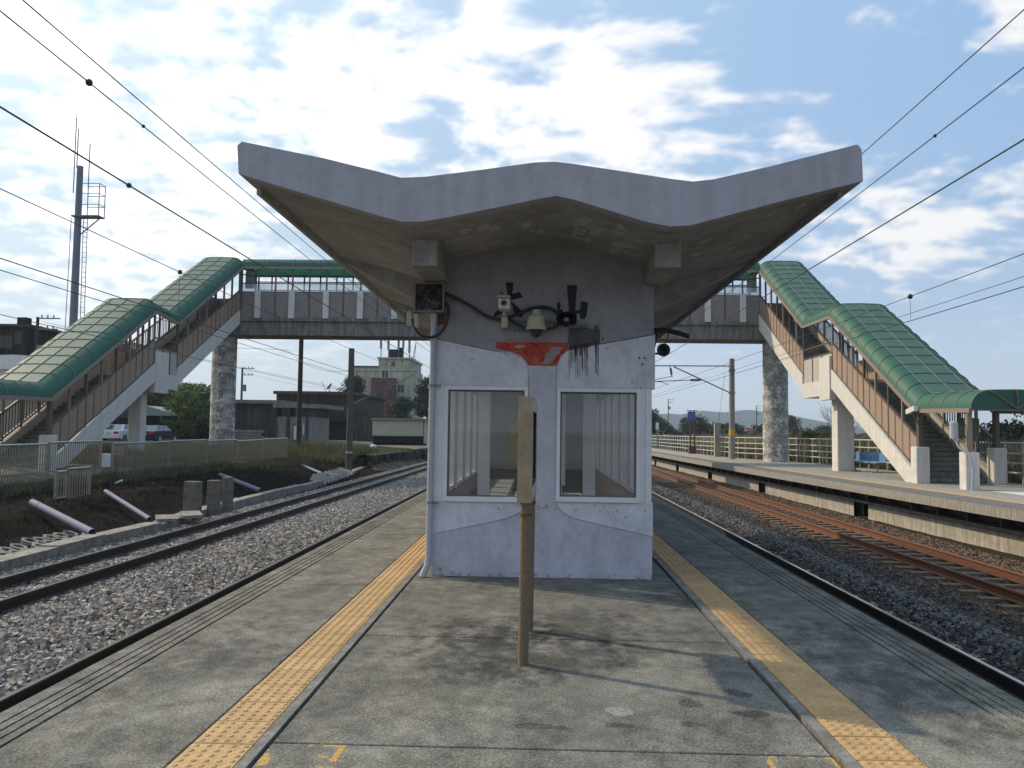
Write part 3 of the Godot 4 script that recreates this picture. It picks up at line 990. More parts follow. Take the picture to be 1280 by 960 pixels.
	for k in st.size():
		var poly := []
		for q in st[k]: poly.append([wx(q[0]), wy(q[1])])
		part("letter_stroke", slab(poly, zf + 0.004, zf - 0.01), mats.stroke, s)
	# windows
	for w in [[-0.984, -0.104, 0.775, 1.982], [0.197, 1.072, 0.788, 1.972]]:
		var win := Node3D.new()
		win.name = named(s, "window")
		s.add_child(win, true)
		var e := 0.038
		var fr := B.new()
		fr.box(V(w[0], w[2], zf - 0.08), V(w[0] + e, w[3], zf + 0.02))
		fr.box(V(w[1] - e, w[2], zf - 0.08), V(w[1], w[3], zf + 0.02))
		fr.box(V(w[0] + e, w[3] - e, zf - 0.08), V(w[1] - e, w[3], zf + 0.018))
		fr.box(V(w[0] + e, w[2], zf - 0.08), V(w[1] - e, w[2] + 0.05, zf + 0.03))
		part("frame", fr, mats.frame, win)
		var sa := B.new()
		var a := V(w[0] + e, w[2] + 0.05, zf - 0.06)
		var c := V(w[1] - e, w[3] - e, zf - 0.035)
		sa.box(a, V(a.x + 0.018, c.y, c.z)); sa.box(V(c.x - 0.018, a.y, a.z), c)
		sa.box(V(a.x + 0.018, c.y - 0.018, a.z), V(c.x - 0.018, c.y, c.z)); sa.box(V(a.x + 0.018, a.y, a.z), V(c.x - 0.018, a.y + 0.012, c.z))
		part("sash", sa, mat("sashgrey", 0.12, 0.12, 0.12, 0.5), win)
		part("pane", bx(V(a.x + 0.018, a.y + 0.012, zf - 0.05), V(c.x - 0.018, c.y - 0.018, zf - 0.045)), mats.pane, win)
	part("side_mullion", bx(V(-1.085, 0.773, zf - 0.19), V(-0.986, 1.984, zf + 0.003)), mats.frame, s)
	for q in [[1.074, 1.12], [1.124, 1.19]]: part("side_mullion", bx(V(q[0], 0.786, zf - 0.19), V(q[1], 1.974, zf + 0.001)), mats.frame, s)
	# side walls with rows of windows, ceiling, back wall
	for k in [-1.0, 1.0]:
		var xo := -1.085 if k < 0 else 1.195
		var xi := -0.965 if k < 0 else 1.075
		var lo := minf(xo, xi)
		var hi := maxf(xo, xi)
		part("side_wall", bx(V(lo, 0.0, zb), V(hi, 0.82, zf - 0.201)), mats.pink, s)
		part("side_wall", bx(V(lo, 2.15, zb), V(hi, 3.3, zf - 0.201)), mats.inside, s)
		var z := zf - 0.201
		var i := 0
		while z > zb + 0.5:
			var wn := Node3D.new()
			wn.name = named(s, "window")
			s.add_child(wn, true)
			var l := 1.15
			var fr := B.new()
			fr.box(V(lo + 0.01, 0.822, z - 0.10), V(hi - 0.01, 2.148, z))
			fr.box(V(lo + 0.03, 0.822, z - l), V(hi - 0.03, 0.872, z - 0.14))
			fr.box(V(lo + 0.03, 2.10, z - l), V(hi - 0.03, 2.148, z - 0.14))
			for q in [0.12, 0.62, 1.1]: fr.box(V(lo + 0.035, 0.872, z - q - 0.035), V(hi - 0.035, 2.10, z - q))
			part("frame", fr, mats.frame, wn)
			part("pane", bx(V(lo + 0.055, 0.873, z - l + 0.01), V(lo + 0.06, 2.099, z - 0.141)), mats.clear, wn)
			z -= l
			i += 1
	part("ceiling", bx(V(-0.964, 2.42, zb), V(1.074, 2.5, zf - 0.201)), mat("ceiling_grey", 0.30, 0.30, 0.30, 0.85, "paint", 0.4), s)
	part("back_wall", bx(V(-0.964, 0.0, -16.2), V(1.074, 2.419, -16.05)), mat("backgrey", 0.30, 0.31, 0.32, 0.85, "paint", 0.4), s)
	part("back_dado", bx(V(-0.964, 0.0, -16.049), V(1.074, 0.8, -16.02)), mat("dado_dark", 0.10, 0.05, 0.045, 0.6), s)
	part("floor", bx(V(-0.964, -0.001, -16.019), V(1.074, 0.006, zf - 0.201)), mat("floor_tile", 0.22, 0.18, 0.17, 0.5, "mottle", 0.7), s)
	for x in [-0.64, 0.62]: part("pillar", bx(V(x - 0.07, 0.006, -10.05), V(x + 0.07, 2.419, -9.91)), mats.inside, s)
	part("partition", bx(V(0.17, 0.9, -9.62), V(0.32, 2.419, -9.55)), mats.infill, s)
	var nb := solo("notice_board", bx(V(-0.55, 0.95, -16.046), V(0.28, 1.95, -15.99)), mat("noticeyellow", 0.45, 0.36, 0.08, 0.6, "mottle", 0.8), "yellow notice board on the back wall inside the waiting room", "notice board")
	part("poster", bx(V(-0.15, 1.2, -15.989), V(0.15, 1.7, -15.984)), mat("posterorange", 0.45, 0.16, 0.05, 0.6), nb)
	var bench := thing("waiting_bench", "pale grey built-in bench along the left wall inside the waiting room", "bench")
	part("seat", bx(V(-0.95, 0.56, -15.8), V(-0.42, 0.62, -11.2)), mat("benchtop", 0.30, 0.32, 0.33, 0.5), bench)
	part("base", bx(V(-0.95, 0.007, -15.78), V(-0.45, 0.559, -11.22)), mat("benchbase", 0.42, 0.47, 0.50, 0.6), bench)
	var chest := thing("storage_chest", "pale blue lidded chest on the floor inside the waiting room", "chest")
	part("body", bx(V(-0.30, 0.007, -12.4), V(0.04, 0.56, -11.5)), mat("chestblue", 0.22, 0.32, 0.42, 0.5), chest)
	part("lid", bx(V(-0.32, 0.561, -12.42), V(0.06, 0.62, -11.48)), mat("chestlid", 0.36, 0.46, 0.52, 0.4), chest)
	for i in 4:
		var ch := thing("moulded_chair", ["white moulded seat closest to the glass inside the waiting room, right window", "second white moulded seat inside the right window of the waiting room", "third white moulded seat inside the right window of the waiting room", "white moulded seat deepest inside the waiting room, right window"][i], "chair", "white seats inside the waiting room")
		var z := -11.0 - 0.7 * i
		var b := B.new()
		b.bev(V(0.30, 0.46, z - 0.5), V(0.74, 0.53, z), 0.03)
		part("seat", b, mats.white, ch)
		var bk := B.new()
		bk.bev(V(0.26, 0.53, z - 0.48), V(0.33, 0.84, z - 0.02), 0.03)
		part("backrest", bk, mats.white, ch)
		var lg := B.new()
		lg.rod(V(0.5, 0.007, z - 0.25), V(0.5, 0.46, z - 0.25), 0.03, 8)
		part("leg", lg, mats.steel, ch)
	build_fixtures(zf)
	build_name_board()

func build_fixtures(zf: float) -> void:
	var b := B.new()
	# downpipe
	var dp := thing("downpipe", "grey plastic downpipe running down the left corner of the waiting shelter", "pipe")
	b.tube([V(-1.105, 2.76, zf + 0.05), V(-1.115, 0.22, zf + 0.05), V(-1.125, 0.12, zf + 0.06), V(-1.16, 0.035, zf + 0.09), V(-1.17, 0.0, zf + 0.095)], 0.034, 0.036, 12)
	part("pipe", b, mats.grey, dp)
	for y in [0.76, 1.98]:
		b = B.new()
		b.tube([V(-1.112, y - 0.015, zf + 0.05), V(-1.112, y + 0.015, zf + 0.05)], 0.04, 0.04, 12)
		b.box(V(-1.08, y - 0.012, zf + 0.04), V(-1.02, y + 0.012, zf + 0.055))
		part("clamp", b, mats.steel, dp)
	# open junction box
	var x0 := -1.31
	var x1 := -0.99
	var y0 := 2.745
	var y1 := 3.06
	var z0 := zf + 0.012
	var z1 := zf + 0.15
	var jb := thing("junction_box", "open metal junction box full of tangled wires under the roof beam", "junction box")
	b = B.new()
	b.box(V(x0, y0, z0), V(x1, y1, z0 + 0.01))
	b.box(V(x0, y0, z0 + 0.01), V(x0 + 0.018, y1, z1)); b.box(V(x1 - 0.018, y0, z0 + 0.01), V(x1, y1, z1))
	b.box(V(x0 + 0.018, y0, z0 + 0.01), V(x1 - 0.018, y0 + 0.018, z1)); b.box(V(x0 + 0.018, y1 - 0.018, z0 + 0.01), V(x1 - 0.018, y1, z1))
	part("case", b, mat("boxgrey", 0.26, 0.25, 0.235, 0.6, "rust", 1.5), jb)
	for i in 11:
		b = B.new()
		var path := []
		var p := V(rng.randf_range(x0 + 0.04, x1 - 0.04), rng.randf_range(y0 + 0.04, y1 - 0.04), z0 + 0.06)
		for k in 9:
			path.append(p)
			p += V(rng.randf_range(-0.09, 0.09), rng.randf_range(-0.08, 0.08), rng.randf_range(-0.02, 0.02))
			p = p.clamp(V(x0 + 0.03, y0 + 0.03, z0 + 0.03), V(x1 - 0.03, y1 - 0.03, z1 - 0.01))
		b.tube(path, 0.006, 0.006, 6)
		part("wire", b, mats.rubber, jb)
	for q in [[-1.36, 2.70], [-1.29, 2.68]]:
		b = B.new()
		b.bev(V(q[0] - 0.025, q[1] - 0.09, zf + 0.03), V(q[0] + 0.025, q[1] + 0.06, zf + 0.1), 0.008)
		part("terminal_block", b, mats.beige, jb)
	b = B.new()
	b.rod(V(-1.40, 2.755, zf + 0.07), V(-1.2, 2.74, zf + 0.07), 0.012)
	part("bracket", b, mats.steel, jb)
	var rust := part("rusty_plate", slab([[-1.07, 2.62], [-0.995, 2.64], [-0.99, 2.74], [-1.07, 2.74]], zf + 0.004, zf - 0.01), mats.rustrail, jb)
	rust.set_meta("label", "rust stained plate under the box")
	# cables
	var zc := zf + 0.07
	var curve := func(pts: Array) -> Array:
		var c := Curve3D.new()
		for i in pts.size():
			var t: Vector3 = (pts[mini(i + 1, pts.size() - 1)] - pts[maxi(i - 1, 0)]) / 5.0
			c.add_point(pts[i], -t, t)
		c.bake_interval = 0.03
		return Array(c.get_baked_points())
	b = B.new()
	b.tube(curve.call([V(-1.02, 2.96, zc), V(-0.92, 2.925, zc), V(wx(590), wy(385), zc), V(wx(605), wy(394.5), zc), V(wx(618), wy(399.5), zc), V(wx(630), wy(400), zc), V(wx(643), wy(396), zc), V(wx(658), wy(389), zc), V(wx(674), wy(385), zc), V(wx(688), wy(386.5), zc), V(wx(697), wy(393), zc), V(wx(701), wy(402), zc)]), 0.018, 0.018, 10)
	solo("cable", b, mats.rubber, "thick black cable sagging from the junction box to the cameras", "cable")
	b = B.new()
	b.tube(curve.call([V(-1.03, 2.86, zc + 0.02), V(-0.965, 2.83, zc + 0.03), V(-0.95, 2.72, zc + 0.035), V(-1.0, 2.57, zc + 0.035), V(-1.1, 2.49, zc + 0.035), V(-1.22, 2.50, zc + 0.03), V(-1.30, 2.58, zc + 0.02), V(-1.325, 2.68, zc + 0.02)]), 0.019, 0.012, 10)
	solo("cable", b, mats.rubber, "black cable hanging in a loop below the open junction box", "cable")
	b = B.new()
	b.tube(curve.call([V(wx(638), wy(400), zc), V(wx(648), wy(407), zc), V(wx(660), wy(411), zc), V(wx(676), wy(412.5), zc), V(wx(690), wy(411), zc), V(wx(699), wy(406), zc)]), 0.015, 0.015, 10)
	solo("cable", b, mats.rubber, "short black cable slung behind the dome camera", "cable")
	# perforated mounting strips
	for q in [[642, 700, 402.5, 0.03, "longer"], [641, 662, 413, 0.025, "shorter"]]:
		b = B.new()
		var yy := wy(q[2])
		b.box(V(wx(q[0]), yy - q[3] / 2, zf + 0.005), V(wx(q[1]), yy + q[3] / 2, zf + 0.03))
		var ms := solo("mounting_strip", b, mats.steel, q[4] + " perforated steel strip holding the wall cameras", "mounting strip")
		var hx := wx(q[0]) + 0.02
		while hx < wx(q[1]) - 0.02:
			part("hole", bx(V(hx, yy - 0.008, zf + 0.0302), V(hx + 0.022, yy + 0.008, zf + 0.032)), mats.black, ms)
			hx += 0.045
	# box camera
	var cx := wx(632)
	var cc := thing("security_camera", "white square faced security camera with ring of lamps on the shelter wall", "camera")
	b = B.new()
	b.bev(V(cx - 0.058, wy(391.5), zf + 0.12), V(cx + 0.058, wy(379), zf + 0.34), 0.012)
	part("housing", b, mats.white, cc)
	b = B.new()
	b.bev(V(cx - 0.066, wy(379), zf + 0.10), V(cx + 0.066, wy(376), zf + 0.38), 0.01)
	part("sunshield", b, mats.beige, cc)
	part("face", bx(V(cx - 0.05, wy(390.5), zf + 0.34), V(cx + 0.05, wy(380), zf + 0.345)), mats.white, cc)
	b = B.new()
	b.lathe(V(cx, wy(385), zf + 0.346), [Vector2(0.028, 0), Vector2(0.026, 0.012), Vector2(0.0, 0.012)], 14, Basis(Vector3.RIGHT, PI / 2))
	part("lens", b, mats.black, cc)
	for i in 8:
		b = B.new()
		var a := TAU * i / 8 + 0.39
		b.lathe(V(cx + cos(a) * 0.039, wy(385) + sin(a) * 0.039, zf + 0.346), [Vector2(0.007, 0), Vector2(0.0, 0.006)], 6, Basis(Vector3.RIGHT, PI / 2))
		part("lamp", b, mats.black, cc)
	b = B.new()
	b.rod(V(cx, wy(391), zf + 0.18), V(cx, wy(398), zf + 0.15), 0.018, 8)
	b.bev(V(cx - 0.035, wy(411.5), zf + 0.005), V(cx + 0.035, wy(398), zf + 0.13), 0.01)
	part("bracket", b, mats.beige, cc)
	# dome camera
	var dx := wx(671)
	var dc := thing("dome_camera", "cream speed dome camera with smoked bowl above the red painted column", "camera")
	var zd := zf + 0.2
	b = B.new()
	b.lathe(V(dx, wy(415.5), zd), [Vector2(0.105, 0.0), Vector2(0.108, 0.02), Vector2(0.10, 0.05), Vector2(0.088, 0.13), Vector2(0.075, 0.15), Vector2(0.045, 0.155), Vector2(0.042, 0.21), Vector2(0.0, 0.215)], 20)
	part("housing", b, mats.beige, dc)
	b = B.new()
	b.ball(V(dx, wy(416), zd), V(0.062, 0.075, 0.062), 14)
	part("bowl", b, mat("smoke", 0.03, 0.03, 0.03, 0.08), dc)
	b = B.new()
	b.bar(V(dx, wy(397), zf + 0.002), V(dx, wy(397), zd - 0.05), 0.05, 0.05)
	part("arm", b, mats.beige, dc)
	# horn loudspeaker, facing along the platform
	var sx := wx(707.5)
	var sy := wy(403.5)
	var hs := thing("horn_speaker", "small black horn loudspeaker beside the dome camera on the shelter wall", "loudspeaker")
	b = B.new()
	var hp := []
	for q in [[0.105, 0.068, 0.32], [0.10, 0.062, 0.315], [0.06, 0.04, 0.22], [0.03, 0.03, 0.16]]:
		var ringp := []
		for i in 16:
			var a := TAU * i / 16
			ringp.append(V(sx + signf(cos(a)) * pow(absf(cos(a)), 0.5) * q[0], sy + signf(sin(a)) * pow(absf(sin(a)), 0.5) * q[1], zf + q[2]))
		hp.append(ringp)
	for i in 3:
		for j in 16: b.quad(hp[i][j], hp[i][(j + 1) % 16], hp[i + 1][(j + 1) % 16], hp[i + 1][j], V(0, 0, 1) if i < 1 else (hp[i][j] - V(sx, sy, zf)))
	b.rod(V(sx, sy, zf + 0.19), V(sx, sy, zf + 0.06), 0.05, 12)
	part("horn", b, mats.black, hs)
	b = B.new()
	b.lathe(V(sx, sy, zf + 0.22), [Vector2(0.026, 0), Vector2(0.024, 0.06), Vector2(0.0, 0.075)], 12, Basis(Vector3.RIGHT, PI / 2))
	part("driver", b, mats.steel, hs)
	part("bracket", bx(V(sx - 0.03, sy - 0.015, zf + 0.001), V(sx + 0.03, sy + 0.015, zf + 0.061)), mats.steel, hs)
	# bolts in the wall
	for q in [[799, 446, "upper left bolt of the three dark bolts by the shelter's right edge"], [805.5, 446, "upper right bolt of the three dark bolts by the shelter's right edge"], [803, 454, "lowest of the three dark bolts by the shelter's right edge"], [754, 423, "single dark bolt just right of the grey paint patch"]]:
		b = B.new()
		b.lathe(V(wx(q[0]), wy(q[1]), zf + 0.006), [Vector2(0.011, 0), Vector2(0.009, 0.008), Vector2(0, 0.009)], 8, Basis(Vector3.RIGHT, PI / 2))
		solo("wall_bolt", b, mats.black, q[2], "bolt", "bolts in the shelter wall")
	# lamp with round speaker on the right side wall
	var sl := thing("side_lamp", "dark curved strip lamp and round horn on a bent arm at the shelter's right side", "lamp")
	b = B.new()
	b.tube([V(1.19, 2.55, -10.9), V(1.42, 2.53, -10.9), V(1.50, 2.60, -10.9), V(1.56, 2.82, -10.9)], 0.022, 0.02, 8)
	part("arm", b, mats.black, sl)
	b = B.new()
	b.tube([V(1.46, 2.86, -10.9), V(1.65, 2.875, -10.9), V(1.85, 2.83, -10.9), V(1.98, 2.79, -10.9)], 0.035, 0.03, 8)
	b.rod(V(1.55, 2.80, -10.9), V(1.55, 2.87, -10.9), 0.018)
	part("lamp_body", b, mats.black, sl)
	b = B.new()
	b.lathe(V(1.63, 2.60, -10.85), [Vector2(0.0, 0.0), Vector2(0.055, 0.05), Vector2(0.085, 0.06), Vector2(0.088, 0.03), Vector2(0.05, -0.06), Vector2(0.04, -0.14), Vector2(0, -0.15)], 14, Basis(Vector3.RIGHT, PI / 2))
	b.rod(V(1.48, 2.56, -10.9), V(1.62, 2.56, -10.9), 0.015)
	b.rod(V(1.72, 2.845, -10.9), V(1.66, 2.69, -10.87), 0.006)
	part("horn", b, mats.black, sl)

func build_name_board() -> void:
	var t := thing("station_name_board", "tan framed station name board seen edge-on, on two rusty posts", "sign board", "", V(-0.072, 0, -5.46), deg_to_rad(-1.6))
	for z in [0.0, -0.92]:
		var b := B.new()
		b.tube([V(-0.005, 0, z), V(0.0, 1.15, z)], 0.034, 0.036, 12)
		part("post", b, mats.rustypost, t)
		b = B.new()
		b.tube([V(0, 0.955, z), V(0, 0.975, z)], 0.04, 0.04, 12)
		part("collar", b, mats.rustrail, t)
	var z0 := -1.02
	var z1 := 0.07
	var y0 := 1.045
	var y1 := 1.735
	var b := B.new()
	b.box(V(-0.055, y0, z1 - 0.012), V(0.04, y1, z1))
	b.box(V(-0.055, y0, z0), V(0.04, y1, z0 + 0.012))
	b.box(V(-0.055, y1 - 0.012, z0 + 0.012), V(0.04, y1, z1 - 0.012))
	b.box(V(-0.055, y0, z0 + 0.012), V(0.04, y0 + 0.012, z1 - 0.012))
	part("frame", b, mats.tan, t)
	for s in [-1.0, 1.0]:
		var xo := 0.034 if s > 0 else -0.050
		var r := B.new()
		r.box(V(xo, y0 + 0.012, z1 - 0.09), V(xo + 0.006, y1 - 0.012, z1 - 0.0125))
		r.box(V(xo, y0 + 0.012, z0 + 0.0125), V(xo + 0.006, y1 - 0.012, z0 + 0.09))
		r.box(V(xo, y1 - 0.09, z0 + 0.09), V(xo + 0.006, y1 - 0.0125, z1 - 0.09))
		r.box(V(xo, y0 + 0.0125, z0 + 0.09), V(xo + 0.006, y0 + 0.09, z1 - 0.09))
		part("rim", r, mat("rimwhite", 0.52, 0.48, 0.44, 0.6, "mottle", 2.0), t)
		var xi := 0.012 if s > 0 else -0.028
		part("face_panel", bx(V(xi, y0 + 0.05, z0 + 0.05), V(xi + 0.003, y1 - 0.05, z1 - 0.05)), mats.maroon, t)

# ------------------------------------------------------------------ covered footbridge
const SEC := [[0.0, 0.0], [0.03, 0.16], [0.11, 0.31], [0.24, 0.43], [0.40, 0.505], [0.58, 0.53]]

func section(w: float) -> Array: # four runs of points across a roof of width w: curve, flat, flat, curve
	var a := []
	for q in SEC: a.append(Vector2(q[0], q[1]))
	var b := []
	for q in SEC: b.append(Vector2(w - q[0], q[1]))
	b.reverse()
	return [a, [Vector2(0.58, 0.53), Vector2(w / 2, 0.545)], [Vector2(w / 2, 0.545), Vector2(w - 0.58, 0.53)], b]

func skin(pa: Array, pb: Array) -> B: # smooth strip between two point rows
	var b := B.new()
	var n := []
	for i in pa.size():
		var t: Vector3 = pa[mini(i + 1, pa.size() - 1)] - pa[maxi(i - 1, 0)]
		var c: Vector3 = t.cross(pb[i] - pa[i]).normalized()
		n.append(c if c.y >= 0.0 else -c)
	for i in pa.size() - 1:
		b.t3(pa[i], pa[i + 1], pb[i + 1], n[i], n[i + 1], n[i + 1])
		b.t3(pa[i], pb[i + 1], pb[i], n[i], n[i + 1], n[i])
	return b

func swept_roof(fb: Node3D, place: Callable, stations: Array, w: float, merge_top := false) -> void:
	# place(station, Vector2) gives the point of the roof at a station
	var runs := section(w)
	if merge_top: runs = [runs[0], [runs[1][0], runs[1][1], runs[2][1]], runs[3]]
	for i in stations.size() - 1:
		for r in runs:
			var pa := []
			var pb := []
			for q in r:
				var a: Vector3 = place.call(stations[i], q)
				var c: Vector3 = place.call(stations[i + 1], q)
				pa.append(a.lerp(c, 0.012)); pb.append(c.lerp(a, 0.012))
			part("roof_panel", skin(pa, pb), mats.green if r.size() > 3 else mats.green_top, fb)
	var all := []
	for r in runs:
		for q in r:
			if all.is_empty() or all[-1] != q: all.append(q)
	for st in stations:
		var b := B.new()
		var path := []
		for q in all: path.append(place.call(st, q) + V(0, 0.012, 0))
		b.tube(path, 0.019, 0.019, 6)
		part("roof_rib", b, mats.rib, fb)
	for q in [runs[0][-1], runs[1][-1], runs[-1][0]]:
		var b := B.new()
		var path := []
		for st in stations: path.append(place.call(st, q) + V(0, 0.012, 0))
		b.tube(path, 0.016, 0.016, 6)
		part("roof_purlin", b, mats.rib, fb)
	for q in [Vector2(0, -0.06), Vector2(w, -0.06)]:
		for i in stations.size() - 1:
			if i > 0 and i < stations.size() - 2: continue
		var b := B.new()
		for i in stations.size() - 1: b.bar(place.call(stations[i], q), place.call(stations[i + 1], q), 0.1, 0.13)
		part("eave_beam", b, mat("eave", 0.24, 0.19, 0.15, 0.55), fb)

func stair_half(fb: Node3D, xi: float, xo: float, zt: float, z1: float, z2: float, zf: float, zend: float, eave: Array) -> void:
	# xi: side towards the tracks, xo: outer side; zt head of stair, z1..z2 landing, zf foot
	var s := signf(xo - xi)
	var lo := minf(xi, xo)
	var hi := maxf(xi, xo)
	var ez := func(z: float) -> float:
		for i in eave.size() - 1:
			if z <= eave[i + 1][0]: return lerpf(eave[i][1], eave[i + 1][1], clampf((z - eave[i][0]) / (eave[i + 1][0] - eave[i][0]), 0, 1))
		return eave[-1][1]
	for fl in [[zt, 8.0, z1, 4.0], [z2, 4.0, zf, 0.0]]:
		var za: float = fl[0]
		var ya: float = fl[1]
		var ze: float = fl[2]
		var ye: float = fl[3]
		var g := (ye - ya) / (ze - za)
		var line := func(z: float) -> float: return ya + (z - za) * g
		for k in 24:
			var y := ya - (k + 1) * 4.0 / 24.0
			var z := za + (ze - za) * k / 24.0
			part("step", bx(V(lo + 0.11, y - 0.14, z), V(hi - 0.11, y + 0.004, z + (ze - za) / 24.0 + 0.03)), mats.concrete, fb)
		for x in [xi, xo]:
			var b := B.new()
			var poly := [[za, ya + 0.4], [ze, ye + 0.4], [ze, maxf(ye - 0.42, 0.0)], [za, ya - 0.42]]
			if ye < 1.0: poly = [[za, ya + 0.4], [ze, 0.3], [ze, 0.0], [ze - 0.8, 0.0], [za, ya - 0.42]]
			b.prism(P(poly), x - 0.1, x + 0.1, 0)
			part("stringer", b, mats.whitepier if x == xi else mats.pale, fb)
		var under := B.new()
		under.prism(P([[za, ya - 0.15], [ze, ye - 0.15], [ze, ye - 0.3], [za, ya - 0.3]]), lo + 0.1, hi - 0.1, 0)
		part("soffit_slab", under, mats.beam, fb)
		# panelled parapet on the track side
		var nb := 7
		var bw := (ze - za) / nb
		for k in nb:
			var z0 := za + bw * k + 0.04
			var z3 := za + bw * (k + 1) - 0.04
			var zm := (z0 + z3) / 2.0
			for h in [[z0, zm - 0.03], [zm + 0.03, z3]]:
				var p := []
				for x in [xi - 0.03, xi + 0.03]:
					p.append_array([V(x, line.call(h[0]) + 0.43, h[0]), V(x, line.call(h[1]) + 0.43, h[1]), V(x, line.call(h[1]) + 1.48, h[1]), V(x, line.call(h[0]) + 1.48, h[0])])
				var pb := B.new()
				pb.hexa(p)
				part("wall_panel", pb, mats.panel, fb)
			part("mullion", bx(V(xi - 0.04, line.call(zm) + 0.4, zm - 0.03), V(xi + 0.04, line.call(zm) + 1.5, zm + 0.03)), mats.mullion, fb)
		for k in nb + 1:
			var z := za + bw * k
			for x in [xi, xo]:
				part("post", bx(V(x - 0.045, line.call(z) + 0.35, z - 0.04), V(x + 0.045, ez.call(z) - 0.1, z + 0.04)), mats.mullion if k % 2 == 1 else mat("postpale", 0.22, 0.19, 0.16, 0.55), fb)
		for h in [[xi, 1.52], [xi, 0.42], [xo, 1.45], [xo, 0.45]]:
			var b := B.new()
			b.bar(V(h[0], line.call(za) + h[1], za), V(h[0], line.call(ze) + h[1], ze), 0.08, 0.07)
			part("handrail", b, mats.mullion, fb)
		var bars := 44
		for k in bars:
			var z := za + (ze - za) * (k + 0.5) / bars
			part("railing_bar", bx(V(xo - 0.015, line.call(z) + 0.45, z - 0.018), V(xo + 0.015, line.call(z) + 1.45, z + 0.018)), mats.mullion, fb)
	# landing
	part("landing", bx(V(lo - 0.1, 3.3, z1), V(hi + 0.1, 3.99, z2)), mats.whitepier, fb)
	for k in 3:
		var a := lerpf(z1, z2, k / 3.0) + 0.06
		var c := lerpf(z1, z2, (k + 1) / 3.0) - 0.06
		part("wall_panel", bx(V(xi - 0.03, 4.0, a), V(xi + 0.03, 5.1, c)), mats.pale, fb)
		part("wall_panel", bx(V(xo - 0.03, 4.0, a), V(xo + 0.03, 5.1, c)), mats.panel, fb)
		part("mullion", bx(V(xi - 0.05, 3.99, c + 0.02), V(xi + 0.05, 5.15, c + 0.1)), mats.mullion, fb)
	for h in [5.15, 5.6]:
		var b := B.new()
		b.bar(V(xi, h, z1), V(xi, h, z2), 0.07, 0.06)
		part("handrail", b, mats.mullion, fb)
	part("landing_block", bx(V(xi - 0.16, 3.1, z2 - 1.3), V(xi + 0.12, 4.98, z2 - 0.01)), mats.whitepier, fb)
	# pier of the landing
	var pc := xi + (s * 0.75 if s > 0 else -0.8)
	var ph := 0.36 if s > 0 else 0.28
	var pz := z2 - 1.0 if s > 0 else z2 - 0.35
	var pb2 := B.new()
	pb2.bev(V(pc - ph, -0.7, pz - ph), V(pc + ph, 3.3, pz + ph), 0.02)
	part("pier", pb2, mats.whitepier, fb)
	# roof from the bridge head down to the foot
	var stations := []
	for i in eave.size() - 1:
		var n := maxi(1, int(round(V(0, eave[i][1] - eave[i + 1][1], eave[i][0] - eave[i + 1][0]).length() / 0.84)))
		for k in n: stations.append(lerpf(eave[i][0], eave[i + 1][0], float(k) / n))
	stations.append(eave[-1][0])
	swept_roof(fb, func(z: float, q: Vector2) -> Vector3: return V(xi - s * 0.06 + s * q.x, ez.call(z) + q.y, z), stations, absf(xo - xi) + 0.12)
	# foot posts
	for x in [xi, xo]:
		var b := B.new()
		b.bev(V(x - 0.22, -0.3, zf - 0.1), V(x + 0.22, 1.2, zf + 0.34), 0.02)
		part("foot_post", b, mats.whitepier, fb)
		part("post", bx(V(x - 0.07, 1.2, zf + 0.06), V(x + 0.07, ez.call(zf) - 0.1, zf + 0.2)), mats.mullion, fb)
		b = B.new()
		b.bev(V(x - 0.2, -0.3, zend - 0.45), V(x + 0.2, 1.1, zend - 0.05), 0.02)
		part("foot_post", b, mats.whitepier, fb)
		part("post", bx(V(x - 0.07, 1.1, zend - 0.32), V(x + 0.07, ez.call(zend) - 0.1, zend - 0.18)), mat("eave", 0.24, 0.19, 0.15, 0.55), fb)

